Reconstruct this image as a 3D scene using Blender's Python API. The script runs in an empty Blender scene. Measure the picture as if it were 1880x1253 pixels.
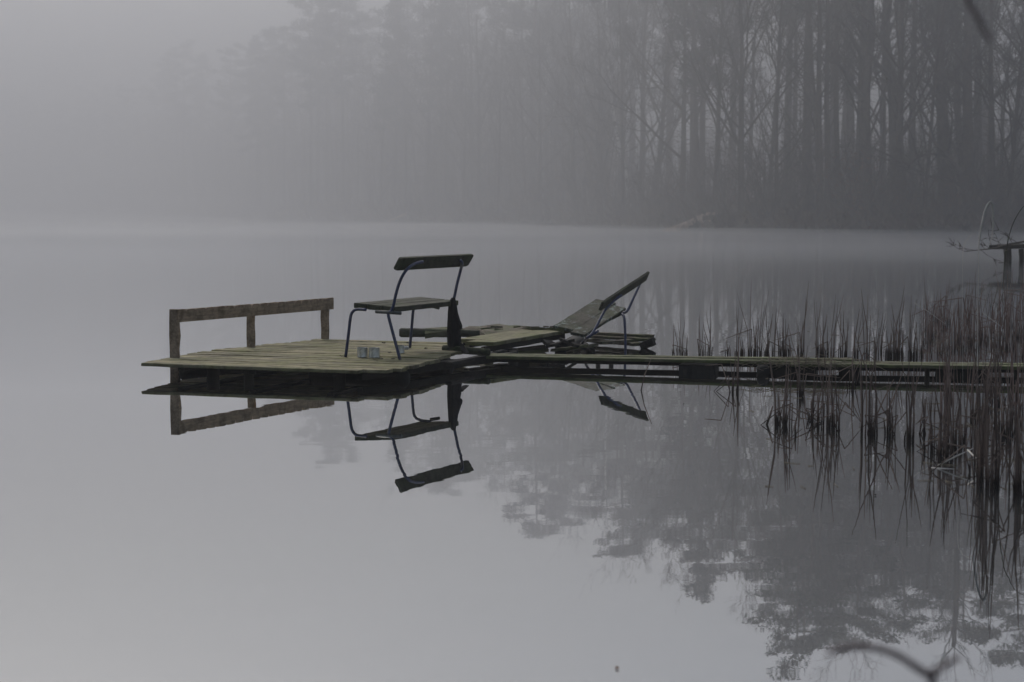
import bpy, math, random
from mathutils import Vector, Matrix, noise
R = math.radians
V3 = Vector

# ---------------------------------------------------------------- camera
F, CX, CY, YH, H = 3400.0, 940.0, 626.5, 378.0, 1.45     # pixels of the 1880x1253 photograph, metres
PITCH = math.atan((CY - YH) / F)
scene = bpy.context.scene
col = scene.collection
cam = bpy.data.cameras.new('camera')
cam.sensor_width = 36.0
cam.lens = 36.0 * F / 1880.0
cam.clip_start, cam.clip_end = 0.1, 3000
cam.dof.use_dof = True
cam.dof.focus_distance = 16.5
cam.dof.aperture_fstop = 4.0
camo = bpy.data.objects.new('camera', cam)
camo.location = (0, 0, H)
camo.rotation_euler = (math.pi / 2 - PITCH, 0, 0)
col.objects.link(camo)
scene.camera = camo

# ---------------------------------------------------------------- sky, sun, exposure
SUN_EL, SUN_AZ = 43.0, -22.0        # degrees; azimuth measured from +Y towards +X
world = bpy.data.worlds.new('World')
scene.world = world
world.use_nodes = True
wn, wl = world.node_tree.nodes, world.node_tree.links
wn.clear()
sky = wn.new('ShaderNodeTexSky')
sky.sky_type = 'NISHITA'
sky.sun_disc = False
sky.sun_elevation = R(SUN_EL)
sky.sun_rotation = R(SUN_AZ)
sky.dust_density = 4.0
hs = wn.new('ShaderNodeHueSaturation')
hs.inputs['Saturation'].default_value = 0.8
tn = wn.new('ShaderNodeMix'); tn.data_type = 'RGBA'; tn.blend_type = 'MULTIPLY'     # cool overcast cast
tn.inputs[0].default_value = 1.0; tn.inputs[7].default_value = (.972, 1.0, 1.022, 1)
bg = wn.new('ShaderNodeBackground')
bg.inputs['Strength'].default_value = 0.09
wo = wn.new('ShaderNodeOutputWorld')
wl.new(sky.outputs[0], hs.inputs['Color']); wl.new(hs.outputs[0], tn.inputs[6]); wl.new(tn.outputs[2], bg.inputs[0]); wl.new(bg.outputs[0], wo.inputs[0])
sl = bpy.data.lights.new('sun', 'SUN')
sl.energy, sl.angle, sl.color = 0.6, R(25), (1.0, 0.98, 0.95)
so = bpy.data.objects.new('sun', sl)
sd = V3((math.sin(R(SUN_AZ)) * math.cos(R(SUN_EL)), math.cos(R(SUN_AZ)) * math.cos(R(SUN_EL)), math.sin(R(SUN_EL))))
so.rotation_euler = sd.to_track_quat('Z', 'Y').to_euler()
so.location = sd * 40
col.objects.link(so)
vs = scene.view_settings
vs.view_transform, vs.look, vs.exposure, vs.gamma = 'Standard', 'None', 0.4, 1.0
cy = scene.cycles
cy.use_denoising = True
cy.max_bounces = 6; cy.diffuse_bounces = 2; cy.glossy_bounces = 3; cy.transmission_bounces = 2
cy.volume_bounces = 1; cy.transparent_max_bounces = 8
cy.caustics_reflective = False; cy.caustics_refractive = False
HAZE_D = 0.0011
MIST_D = 0.0155

# ---------------------------------------------------------------- pixel -> world
_c, _s = math.cos(PITCH), math.sin(PITCH)
def ray(px, py):
    x, u = (px - CX) / F, -(py - CY) / F
    return V3((x, _c + u * _s, -_s + u * _c))
def P(px, py, h=0.0):                       # on the level plane z = h
    r = ray(px, py); t = (h - H) / r.z
    return V3((0, 0, H)) + r * t
def Pd(px, py, d):                          # at depth y = d
    r = ray(px, py)
    return V3((0, 0, H)) + r * (d / r.y)
def Pv(px, py, a, b):                       # on the vertical plane through a and b
    n = V3((-(b.y - a.y), b.x - a.x, 0)); r = ray(px, py)
    t = (a - V3((0, 0, H))).dot(n) / r.dot(n)
    return V3((0, 0, H)) + r * t

# ---------------------------------------------------------------- objects
def tag(o, label=None, cat=None, group=None, kind=None):
    if label: o['label'] = label
    if cat: o['category'] = cat
    if group: o['group'] = group
    if kind: o['kind'] = kind
    return o
def thing(name, label, cat, loc, group=None):
    o = bpy.data.objects.new(name, None)
    o.empty_display_size = 0.1
    o.location = loc
    col.objects.link(o)
    return tag(o, label, cat, group)
def root_loc(o):
    while o.parent: o = o.parent
    return V3(o.location)
class MB:
    def __init__(s): s.v, s.f = [], []
    def add(s, vs, fs):
        n = len(s.v); s.v += [tuple(q) for q in vs]; s.f += [tuple(i + n for i in f) for f in fs]
    def build(s, name, m, parent=None, loc=None, smooth=True, link=True):
        me = bpy.data.meshes.new(name)
        off = root_loc(parent) if parent else (V3(loc) if loc is not None else V3((0, 0, 0)))
        ox, oy, oz = off
        me.from_pydata([(x - ox, y - oy, z - oz) for x, y, z in s.v], [], s.f)
        if smooth: me.polygons.foreach_set('use_smooth', [True] * len(me.polygons))
        me.materials.append(m)
        me.update()
        o = bpy.data.objects.new(name, me)
        if link: col.objects.link(o)
        if parent: o.parent = parent
        elif loc is not None: o.location = loc
        return o
    def tube(s, pts, rad, n=8, cap=True):
        pts = [V3(p) for p in pts]
        if not hasattr(rad, '__len__'): rad = [rad] * len(pts)
        rings, prev = [], None
        for i, p in enumerate(pts):
            t = (pts[min(i + 1, len(pts) - 1)] - pts[max(i - 1, 0)])
            if t.length < 1e-9: t = V3((0, 0, 1))
            t.normalize()
            if prev is None:
                a = V3((0, 0, 1)) if abs(t.z) < .9 else V3((1, 0, 0))
                u = t.cross(a).normalized()
            else:
                u = (prev - t * prev.dot(t))
                u = u.normalized() if u.length > 1e-6 else t.orthogonal().normalized()
            prev = u
            w = t.cross(u)
            rings.append([p + (u * math.cos(2 * math.pi * k / n) + w * math.sin(2 * math.pi * k / n)) * rad[i] for k in range(n)])
        vs = [q for r in rings for q in r]
        fs = [(i * n + k, i * n + (k + 1) % n, (i + 1) * n + (k + 1) % n, (i + 1) * n + k)
              for i in range(len(pts) - 1) for k in range(n)]
        if cap:
            fs.append(tuple(range(n - 1, -1, -1))); fs.append(tuple((len(pts) - 1) * n + k for k in range(n)))
        s.add(vs, fs)
    def plank(s, a, b, side, w, t, rnd=None, jit=0.0, seg=10, cant=0.0):
        """board with its top centre line a-b, width w along side, thickness t below"""
        a, b = V3(a), V3(b); d = (b - a); dn = d.normalized()
        sd = V3(side); sd = (sd - dn * sd.dot(dn)).normalized(); up = dn.cross(sd)
        if up.z < 0: up = -up
        c = min(0.004, t * .2)
        prof = [(-.5 * w, -c), (-.5 * w + c, 0), (.5 * w - c, 0), (.5 * w, -c), (.5 * w, -t + c), (.5 * w - c, -t), (-.5 * w + c, -t), (-.5 * w, -t + c)]
        vs, fs = [], []
        for i in range(seg + 1):
            p = a + d * (i / seg)
            ja = (rnd.uniform(-jit, jit) if rnd else 0); jb = (rnd.uniform(-jit, jit) if rnd else 0); jz = (rnd.uniform(-jit, jit) * .5 if rnd else 0)
            for (x, z) in prof:
                xx = x + (ja if x < 0 else jb)
                e = 0
                if rnd and i in (0, seg): e = rnd.uniform(-jit, jit) * 1.5
                vs.append(p + sd * xx + up * (z + jz) + dn * e)
        for i in range(seg):
            for k in range(8):
                fs.append((i * 8 + k, i * 8 + (k + 1) % 8, (i + 1) * 8 + (k + 1) % 8, (i + 1) * 8 + k))
        fs.append(tuple(range(8))); fs.append(tuple(seg * 8 + k for k in range(7, -1, -1)))
        s.add(vs, fs)
    def extrude(s, poly, off):
        n = len(poly); off = V3(off)
        s.add([V3(p) for p in poly] + [V3(p) + off for p in poly],
              [tuple(range(n)), tuple(range(2 * n - 1, n - 1, -1))] + [(k, (k + 1) % n, (k + 1) % n + n, k + n) for k in range(n)])
def smooth_path(pts, n=6):
    pts = [V3(p) for p in pts]; out = []
    for i in range(len(pts) - 1):
        p0, p1, p2, p3 = pts[max(i - 1, 0)], pts[i], pts[i + 1], pts[min(i + 2, len(pts) - 1)]
        for k in range(n):
            t = k / n
            out.append(.5 * ((2 * p1) + (p2 - p0) * t + (2 * p0 - 5 * p1 + 4 * p2 - p3) * t * t + (3 * p1 - p0 - 3 * p2 + p3) * t ** 3))
    out.append(pts[-1])
    return out

# ---------------------------------------------------------------- materials
def new_mat(name):
    m = bpy.data.materials.new(name); m.use_nodes = True
    nt = m.node_tree
    return m, nt, nt.nodes['Principled BSDF']
def ramp(nt, fac, stops):
    r = nt.nodes.new('ShaderNodeValToRGB')
    while len(r.color_ramp.elements) < len(stops): r.color_ramp.elements.new(.5)
    for e, (p, c) in zip(r.color_ramp.elements, stops):
        e.position = p; e.color = (*c, 1)
    nt.links.new(fac, r.inputs[0]); return r.outputs[0]
def texnoise(nt, vec, scale, detail=4, rough=.6):
    n = nt.nodes.new('ShaderNodeTexNoise')
    n.inputs['Scale'].default_value = scale; n.inputs['Detail'].default_value = detail; n.inputs['Roughness'].default_value = rough
    if vec: nt.links.new(vec, n.inputs['Vector'])
    return n.outputs['Fac']
def mix(nt, fac, a, b, mode='MIX'):
    m = nt.nodes.new('ShaderNodeMix'); m.data_type = 'RGBA'; m.blend_type = mode
    if isinstance(fac, float): m.inputs[0].default_value = fac
    else: nt.links.new(fac, m.inputs[0])
    for i, v in ((6, a), (7, b)):
        if isinstance(v, tuple): m.inputs[i].default_value = (*v, 1)
        else: nt.links.new(v, m.inputs[i])
    return m.outputs[2]
def bump(nt, bsdf, h, strength=.4, dist=.01):
    b = nt.nodes.new('ShaderNodeBump'); b.inputs['Strength'].default_value = strength; b.inputs['Distance'].default_value = dist
    nt.links.new(h, b.inputs['Height']); nt.links.new(b.outputs[0], bsdf.inputs['Normal'])
def coords(nt, rot=(0, 0, 0), scale=(1, 1, 1)):
    t = nt.nodes.new('ShaderNodeTexCoord'); m = nt.nodes.new('ShaderNodeMapping')
    m.inputs['Rotation'].default_value = rot; m.inputs['Scale'].default_value = scale
    m.vector_type = 'TEXTURE' if rot != (0, 0, 0) and False else 'POINT'
    nt.links.new(t.outputs['Object'], m.inputs[0]); return m.outputs[0]
def wood(name, dark, light, moss=None, angle=0.0, moss_amt=.5, stretch=14, lichen=None, lichen_at=.62, rough=.85, lscale=26.0):
    """weathered timber; grain runs along local X after turning by -angle"""
    m, nt, b = new_mat(name)
    rotv = coords(nt, rot=(0, 0, -angle))
    mp = nt.nodes.new('ShaderNodeMapping'); mp.inputs['Scale'].default_value = (1, stretch, stretch)
    nt.links.new(rotv, mp.inputs[0])
    g = texnoise(nt, mp.outputs[0], 5.0, 8, .7)
    colr = ramp(nt, g, [(.3, dark), (.7, light)])
    geo = nt.nodes.new('ShaderNodeNewGeometry')
    var = ramp(nt, geo.outputs['Random Per Island'], [(0, (.5, .5, .48)), (1, (1.3, 1.27, 1.2))])
    colr = mix(nt, 1.0, colr, var, 'MULTIPLY')
    big = texnoise(nt, rotv, 3.3, 5, .65)
    if moss:
        mk = ramp(nt, big, [(.5 - .15 * moss_amt, (0, 0, 0)), (.72 - .15 * moss_amt, (1, 1, 1))])
        colr = mix(nt, mk, colr, moss)
    st = texnoise(nt, rotv, 9.0, 6, .7)
    colr = mix(nt, 1.0, colr, ramp(nt, st, [(.32, (.42, .40, .36)), (.56, (1, 1, 1))]), 'MULTIPLY')
    if lichen:
        lc = texnoise(nt, rotv, lscale, 8, .75)
        lk = ramp(nt, lc, [(lichen_at, (0, 0, 0)), (lichen_at + .05, (1, 1, 1))])
        pk = ramp(nt, texnoise(nt, rotv, 4.2, 3, .6), [(.44, (0, 0, 0)), (.56, (1, 1, 1))])
        lk = mix(nt, 1.0, lk, pk, 'MULTIPLY')
        colr = mix(nt, lk, colr, lichen)
    nt.links.new(colr, b.inputs['Base Color'])
    b.inputs['Roughness'].default_value = rough
    b.inputs['Specular IOR Level'].default_value = .25
    bump(nt, b, g, .5, .006)
    return m
def plain(name, c1, c2, scale=20.0, rough=.7, metallic=0.0, bs=.3, spec=.3):
    m, nt, b = new_mat(name)
    n = texnoise(nt, coords(nt), scale, 5, .6)
    nt.links.new(ramp(nt, n, [(.35, c1), (.65, c2)]), b.inputs['Base Color'])
    b.inputs['Roughness'].default_value = rough; b.inputs['Metallic'].default_value = metallic
    b.inputs['Specular IOR Level'].default_value = spec
    if bs: bump(nt, b, n, bs, .005)
    return m

DECK_ANG = math.atan2(-.64, 1.82)
M = {}
M['deck'] = wood('deck_wood', (.15, .132, .078), (.36, .32, .205), moss=(.19, .18, .075), angle=DECK_ANG, moss_amt=.6)
M['walk'] = wood('walkway_wood', (.085, .082, .052), (.17, .16, .105), moss=(.085, .095, .035), angle=-.25, moss_amt=1.0)
M['ramp'] = wood('ramp_wood', (.13, .115, .07), (.26, .235, .15), moss=(.15, .15, .06), angle=1.15, moss_amt=.7, lichen=(.4, .42, .38), lichen_at=.74)
M['slab'] = wood('raft_wood', (.075, .062, .045), (.17, .145, .11), moss=(.09, .10, .04), angle=.2, moss_amt=.5, lichen=(.3, .29, .25), lichen_at=.7)
M['rail'] = wood('rail_wood', (.19, .135, .095), (.42, .32, .225), angle=1.15, stretch=10)
M['bench'] = wood('bench_wood', (.035, .034, .024), (.085, .083, .06), moss=(.05, .058, .026), angle=1.15, moss_amt=.7, lichen=(.22, .24, .2), lichen_at=.70)
M['bench_old'] = wood('lichen_bench_wood', (.05, .046, .036), (.11, .10, .078), moss=(.06, .068, .035), angle=1.0, moss_amt=.6, lichen=(.20, .235, .215), lichen_at=.53, lscale=19)
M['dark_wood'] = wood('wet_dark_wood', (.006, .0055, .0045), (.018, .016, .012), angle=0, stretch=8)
M['mossy'] = plain('mossy_timber', (.012, .013, .008), (.035, .045, .016), 30, .95, bs=.8)
M['log'] = wood('log_bark', (.05, .045, .034), (.115, .105, .08), moss=(.07, .08, .035), angle=0, stretch=5, lichen=(.26, .26, .22), lichen_at=.7)
M['blue'] = plain('blue_paint', (.012, .017, .055), (.022, .030, .085), 40, .45, bs=.15, spec=.5)
def paint():
    m, nt, b = new_mat('chipped_blue_paint')
    n = texnoise(nt, coords(nt), 38, 6, .75)
    nt.links.new(ramp(nt, n, [(.4, (.009, .013, .036)), (.56, (.020, .032, .088)), (.60, (.020, .032, .088)), (.64, (.06, .036, .024))]), b.inputs['Base Color'])
    b.inputs['Roughness'].default_value = .5
    bump(nt, b, n, .3, .003)
    return m
M['blue'] = paint()
M['grey_tube'] = plain('worn_tube', (.05, .055, .05), (.10, .105, .095), 60, .6, .3, bs=.2)
M['black_cloth'] = plain('black_cloth', (.004, .004, .005), (.011, .011, .013), 70, .9, bs=.5, spec=.15)
M['black'] = plain('black_drum', (.004, .004, .0035), (.013, .012, .010), 12, .8, bs=.3)
M['bark'] = plain('tree_bark', (.05, .038, .03), (.11, .084, .064), 6, .95, bs=.4, spec=.1)
M['pine_bark'] = plain('pine_bark', (.06, .045, .035), (.12, .09, .07), 5, .95, bs=.4, spec=.1)
M['needles'] = plain('pine_needles', (.018, .026, .014), (.04, .052, .028), .7, .9, bs=0, spec=.1)
M['leafdry'] = plain('dry_leaves', (.11, .05, .022), (.20, .10, .05), 3, .9, bs=0, spec=.1)
M['twigs'] = plain('twig_bark', (.05, .042, .035), (.10, .085, .07), 2, .95, bs=0, spec=.1)
M['scrub'] = plain('scrub', (.03, .024, .015), (.12, .08, .045), .12, .95, bs=0, spec=.1)
M['pale_wood'] = plain('pale_barkless_wood', (.22, .165, .12), (.48, .37, .27), 4, .8, bs=.3)
M['debris'] = plain('wet_litter', (.10, .08, .05), (.26, .22, .15), 40, .8, bs=.2)
M['reed_pale'] = plain('pale_reed', (.36, .34, .30), (.56, .52, .46), 10, .7, bs=0)
M['branch'] = plain('near_branch_bark', (.10, .07, .065), (.22, .17, .155), 60, .8, bs=.3)
def birch_mat():
    m, nt, b = new_mat('birch_bark')
    c = coords(nt, scale=(1, 1, 5))
    n = texnoise(nt, c, 1.2, 5, .7)
    nt.links.new(ramp(nt, n, [(.42, (.05, .045, .04)), (.5, (.55, .54, .5))]), b.inputs['Base Color'])
    b.inputs['Roughness'].default_value = .8
    return m
M['birch'] = birch_mat()
def reed_mat(name, top1, top2, wet=.16):
    m, nt, b = new_mat(name)
    g = nt.nodes.new('ShaderNodeNewGeometry'); sp = nt.nodes.new('ShaderNodeSeparateXYZ')
    nt.links.new(g.outputs['Position'], sp.inputs[0])
    c = ramp(nt, g.outputs['Random Per Island'], [(0, top1), (1, top2)])
    a = nt.nodes.new('ShaderNodeMath'); a.operation = 'ADD'
    nz = texnoise(nt, coords(nt), 14, 2); ml = nt.nodes.new('ShaderNodeMath'); ml.operation = 'MULTIPLY'; ml.inputs[1].default_value = wet
    nt.links.new(nz, ml.inputs[0]); nt.links.new(sp.outputs[2], a.inputs[0]); nt.links.new(ml.outputs[0], a.inputs[1])
    k = ramp(nt, a.outputs[0], [(wet * .75, (.2, .18, .17)), (wet * 1.5, (1, 1, 1))])   # soaked foot of the stalk
    nt.links.new(mix(nt, 1.0, c, k, 'MULTIPLY'), b.inputs['Base Color'])
    b.inputs['Roughness'].default_value = .75; b.inputs['Specular IOR Level'].default_value = .2
    return m
M['reed'] = reed_mat('reed_stalks', (.085, .060, .048), (.21, .155, .125), .10)
M['reed_red'] = reed_mat('red_brown_reed_stalks', (.11, .066, .052), (.24, .165, .135), .08)
def tin_mat():
    m, nt, b = new_mat('stained_tin')
    n = texnoise(nt, coords(nt, scale=(1, 1, .7)), 22, 6, .7)
    nt.links.new(ramp(nt, n, [(.30, (.16, .155, .14)), (.42, (.42, .415, .39)), (.55, (.66, .655, .62))]), b.inputs['Base Color'])
    b.inputs['Metallic'].default_value = .7; b.inputs['Roughness'].default_value = .38
    bump(nt, b, n, .4, .004)
    return m
M['tin'] = tin_mat()
def ground_mat():
    m, nt, b = new_mat('forest_floor')
    n = texnoise(nt, coords(nt), .6, 8, .7)
    nt.links.new(ramp(nt, n, [(.3, (.022, .02, .013)), (.5, (.042, .038, .024)), (.7, (.065, .052, .032))]), b.inputs['Base Color'])
    b.inputs['Roughness'].default_value = 1
    bump(nt, b, n, .8, .2)
    return m
M['ground'] = ground_mat()
def water_mat():
    m, nt, b = new_mat('lake_water')
    g = nt.nodes.new('ShaderNodeNewGeometry'); sp = nt.nodes.new('ShaderNodeSeparateXYZ')
    nt.links.new(g.outputs['Position'], sp.inputs[0])
    mr = nt.nodes.new('ShaderNodeMapRange'); mr.interpolation_type = 'LINEAR'
    for i, v in ((1, 13.0), (2, 100.0), (3, 0.0), (4, .14)): mr.inputs[i].default_value = v
    nt.links.new(sp.outputs[1], mr.inputs[0])
    out = nt.nodes['Material Output']; nt.nodes.remove(b)
    gl = nt.nodes.new('ShaderNodeBsdfGlossy'); gl.inputs['Color'].default_value = (.97, .975, .98, 1)
    df = nt.nodes.new('ShaderNodeBsdfDiffuse'); df.inputs['Color'].default_value = (.035, .037, .036, 1)
    fr = nt.nodes.new('ShaderNodeFresnel'); fr.inputs['IOR'].default_value = 1.33
    fm = nt.nodes.new('ShaderNodeMapRange')
    for i, v in ((1, 0.0), (2, .55), (3, .25), (4, .95)): fm.inputs[i].default_value = v
    mx = nt.nodes.new('ShaderNodeMixShader')
    nt.links.new(fr.outputs[0], fm.inputs[0]); nt.links.new(fm.outputs[0], mx.inputs[0])
    nt.links.new(df.outputs[0], mx.inputs[1]); nt.links.new(gl.outputs[0], mx.inputs[2]); nt.links.new(mx.outputs[0], out.inputs['Surface'])
    nt.links.new(mr.outputs[0], gl.inputs['Roughness'])
    n1 = texnoise(nt, coords(nt, scale=(.6, 1.3, 1)), 2.2, 2.0, .5)
    n2 = texnoise(nt, coords(nt, scale=(.35, 1.0, 1)), .35, 2, .5)     # cat's paws: where the surface is a little livelier
    pw = nt.nodes.new('ShaderNodeMapRange')
    for i, v in ((1, .42), (2, .62), (3, .25), (4, 1.0)): pw.inputs[i].default_value = v
    nt.links.new(n2, pw.inputs[0])
    bp = nt.nodes.new('ShaderNodeBump'); bp.inputs['Distance'].default_value = .00065
    nt.links.new(pw.outputs[0], bp.inputs['Strength'])
    nt.links.new(n1, bp.inputs['Height']); nt.links.new(bp.outputs[0], gl.inputs['Normal'])
    return m
M['water'] = water_mat()

# ================================================================ setting
SH = [(-2200, 386.0), (-900, 388.0), (-300, 390.0), (0, 391.5), (200, 393.5), (450, 400.5), (700, 408), (1000, 414), (1200, 421), (1330, 426), (1500, 428), (1880, 430), (2300, 433), (2900, 440)]
def interp(t, tab):
    if t <= tab[0][0]: return tab[0][1]
    for (a, b), (c, d) in zip(tab, tab[1:]):
        if t <= c: return b + (d - b) * (t - a) / (c - a)
    return tab[-1][1]
shore = [P(x, y) for x, y in SH]
shore = [(p.x, p.y) for p in shore] + [(62, 66), (70, 40), (66, 18), (40, 4), (14, .6), (5, -.4), (-30, -1.5), (-120, 30), (-260, 90), (-420, 200), (-560, 330)]
def shore_depth(px): return P(px, interp(px, SH)).y
# make the water edge wander a little
pts = []
NS = len(shore)
for i in range(NS):
    a, b = shore[i], shore[(i + 1) % NS]
    L = math.hypot(b[0] - a[0], b[1] - a[1]); n = max(1, int(L / 5))
    for k in range(n):
        t = k / n; x = a[0] + (b[0] - a[0]) * t; y = a[1] + (b[1] - a[1]) * t
        w = noise.noise(V3((x * .11, y * .11, 3))) * min(2.5, max(.3, (y - 20) * .02))
        pts.append((x + w * .4, y + w))
import numpy as np
def ground_h(X, Y):
    """height of the ground sheet: negative inside the lake outline, a low bank and a rising wood outside"""
    X = np.asarray(X, float); Y = np.asarray(Y, float)
    dmin = np.full(X.shape, 1e9); inside = np.zeros(X.shape, bool)
    n = len(pts)
    for i in range(n):
        ax, ay = pts[i]; bx, by = pts[(i + 1) % n]
        dx, dy = bx - ax, by - ay
        t = np.clip(((X - ax) * dx + (Y - ay) * dy) / (dx * dx + dy * dy + 1e-9), 0, 1)
        dmin = np.minimum(dmin, np.hypot(X - ax - t * dx, Y - ay - t * dy))
        c = ((ay > Y) != (by > Y))
        xi = ax + (Y - ay) * dx / (dy if abs(dy) > 1e-9 else 1e-9)
        inside ^= c & (X < xi)
    d = np.where(inside, -dmin, dmin)
    land = .45 * np.clip(d / 1.2, 0, 1) + .055 * np.clip(d - 1, 0, 40) + .03 * np.clip(d - 40, 0, 60)
    h = np.where(d < 0, np.maximum(d * .35, -1.2), land)
    return h
def gh(x, y): return float(ground_h(np.array([x]), np.array([y]))[0])
def axis(segs):
    out = []
    for a, b, st in segs:
        n = max(1, round((b - a) / st)); out += [a + (b - a) * k / n for k in range(n)]
    return out + [segs[-1][1]]
xs = axis([(-680, -200, 12), (-200, -60, 4), (-60, 60, 1.8), (60, 110, 4), (110, 480, 14)])
ys = axis([(-58, -6, 6), (-6, 6, 1), (6, 85, 4), (85, 170, 1.8), (170, 330, 4), (330, 470, 6), (470, 780, 16)])
X, Y = np.meshgrid(xs, ys)
Z = ground_h(X, Y)
wob = np.array([[noise.noise(V3((x * .21, y * .21, 0))) * .35 + noise.noise(V3((x * .06, y * .06, 7))) * .9 for x in xs] for y in ys])
Z = np.where(Z > .2, Z + wob * np.clip((Z - .2), 0, 1), Z)
g = MB(); nx = len(xs)
g.v = [tuple(q) for q in np.stack([X, Y, Z], -1).reshape(-1, 3).tolist()]
g.f = [(j * nx + i, j * nx + i + 1, (j + 1) * nx + i + 1, (j + 1) * nx + i) for j in range(len(ys) - 1) for i in range(nx - 1)]
tag(g.build('ground', M['ground']), kind='structure')
w = MB(); w.add([(-660, -50, 0), (460, -50, 0), (460, 760, 0), (-660, 760, 0)], [(0, 1, 2, 3)])
tag(w.build('water', M['water'], smooth=False), kind='structure')

# ================================================================ trees
def bend_dir(d, rnd, amt):
    return (d + V3((rnd.uniform(-amt, amt), rnd.uniform(-amt, amt), rnd.uniform(-amt, amt)))).normalized()
def grow(mb, tw, p, d, L, r, lv, maxlv, rnd, up=.12, lo=.14):
    seg = (7, 5, 4, 3, 2)[min(lv, 4)]
    ptsl = [V3(p)]; dd = V3(d)
    for i in range(seg):
        dd = bend_dir(dd, rnd, (.05, .17, .22, .28, .3)[min(lv, 4)])
        if lv: dd = (dd + V3((0, 0, up))).normalized()
        ptsl.append(ptsl[-1] + dd * (L / seg))
    rr = [r * (1 - .8 * i / seg) for i in range(seg + 1)]
    (mb if lv < 2 else tw).tube(ptsl, rr, (8, 5, 4, 3, 3)[min(lv, 4)], cap=False)
    if lv >= maxlv: return
    nb = (rnd.randint(13, 17), rnd.randint(6, 8), rnd.randint(5, 7), rnd.randint(3, 4))[lv]
    for k in range(nb):
        t = (rnd.uniform(lo, .98) if lv == 0 else rnd.uniform(.2, 1))
        i = min(int(t * seg), seg - 1); q = ptsl[i].lerp(ptsl[i + 1], t * seg - i)
        ax = (ptsl[i + 1] - ptsl[i]).normalized(); side = ax.orthogonal().normalized()
        side.rotate(Matrix.Rotation(rnd.uniform(0, 6.283), 3, ax))
        ang = rnd.uniform(.45, 1.0)
        nd = (ax * math.cos(ang) + side * math.sin(ang)).normalized()
        grow(mb, tw, q, nd, L * rnd.uniform(.28, .46) * (1.15 - .45 * t if lv == 0 else 1), max(r * (1 - .8 * t) * rnd.uniform(.4, .6), .012), lv + 1, maxlv, rnd, up)
protos = {}
hidden = []
def proto_tree(key, name, parts):
    """parts: list of (child name, mesh)"""
    protos[key] = (name, parts)
def mesh_of(mb, name, m):
    me = bpy.data.meshes.new(name); me.from_pydata(mb.v, [], mb.f)
    me.polygons.foreach_set('use_smooth', [True] * len(me.polygons)); me.materials.append(m); me.update(); return me
for k in range(4):
    rnd = random.Random(20 + k)
    a, b = MB(), MB()
    grow(a, b, (0, 0, -.4), V3((rnd.uniform(-.06, .06), rnd.uniform(-.06, .06), 1)).normalized(), (21, 19, 22, 17)[k], (.30, .24, .27, .19)[k], 0, 4, rnd)
    proto_tree('bare%d' % k, 'bare_tree', [('trunk', mesh_of(a, 'trunk', M['bark'])), ('crown', mesh_of(b, 'crown', M['twigs']))])
def needle_clump(mb, c, rad, n, rnd, size=.3):
    for _ in range(n):
        while True:
            o = V3((rnd.uniform(-1, 1), rnd.uniform(-1, 1), rnd.uniform(-1, 1)))
            if o.length < 1: break
        q = c + V3((o.x * rad, o.y * rad, o.z * rad * .5))
        d = V3((rnd.gauss(0, 1), rnd.gauss(0, 1), rnd.gauss(.3, .7))).normalized()
        s = d.orthogonal().normalized(); s.rotate(Matrix.Rotation(rnd.uniform(0, 6.28), 3, d))
        L = rnd.uniform(.6, 1.3) * size; W = L * rnd.uniform(.25, .5)
        mb.add([q - s * W * .5, q + s * W * .5, q + d * L + s * W * .2, q + d * L * .8 - s * W * .5], [(0, 1, 2, 3)])
def pine(k, Ht, r0, base, spread, nbr):
    rnd = random.Random(60 + k)
    a, c = MB(), MB(); b = a
    lean = V3((rnd.uniform(-.03, .03), rnd.uniform(-.03, .03), 1)); tp = [V3((0, 0, -.4))]
    for i in range(10): tp.append(tp[-1] + (lean + V3((rnd.uniform(-.03, .03), rnd.uniform(-.03, .03), 0))) * (Ht + .4) / 10)
    a.tube(tp, [r0 * (1.15 - .95 * i / 10) if i else r0 * 1.5 for i in range(11)], 9, cap=False)
    def at(z):
        t = max(0, min(.999, (z + .4) / (Ht + .4))) * 10; i = int(t); return tp[i].lerp(tp[i + 1], t - i)
    for _ in range(16):                                # dead snags below the crown
        z = rnd.uniform(Ht * .16, Ht * base); an = rnd.uniform(0, 6.28); L = rnd.uniform(.5, 2.4)
        p = at(z); d = V3((math.cos(an), math.sin(an), rnd.uniform(-.25, .25)))
        pp = [p, p + d * L * .5, p + d * L + V3((0, 0, rnd.uniform(-.4, .2)))]
        a.tube(pp, [.03, .02, .008], 3, cap=False)
    for j in range(nbr):
        u = rnd.random() ** .9; z = Ht * (base + (1 - base) * u)
        an = rnd.uniform(0, 6.28)
        prof = math.sin(math.pi * min(1, .18 + .82 * (1 - u)) ** .9) if spread > 2.6 else (1 - u) * .95 + .08
        L = spread * max(.18, prof) * rnd.uniform(.6, 1.15)
        p = at(z); d = V3((math.cos(an), math.sin(an), rnd.uniform(-.12, .45) if spread > 2.6 else rnd.uniform(-.4, .05)))
        q = [p, p + d * L * .5 + V3((0, 0, rnd.uniform(-.1, .15))), p + d * L + V3((0, 0, rnd.uniform(0, .3)))]
        b.tube(q, [.05, .035, .012], 4, cap=False)
        for s in range(3 + int(L * 1.3)):
            t = rnd.uniform(.35, 1.05); cc = p + d * L * t + V3((rnd.uniform(-.4, .4), rnd.uniform(-.4, .4), rnd.uniform(-.1, .35)))
            needle_clump(c, cc, rnd.uniform(.35, .75), 34, rnd, .22)
    needle_clump(c, at(Ht - .1), .5, 60, rnd, .25)
    proto_tree('pine%d' % k, 'pine_tree', [('trunk', mesh_of(a, 'trunk', M['pine_bark'])), ('crown', mesh_of(c, 'crown', M['needles']))])
pine(0, 23.5, .26, .52, 3.4, 40)
pine(1, 21.5, .21, .58, 3.0, 32)
pine(2, 24.5, .28, .48, 4.0, 46)
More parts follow.
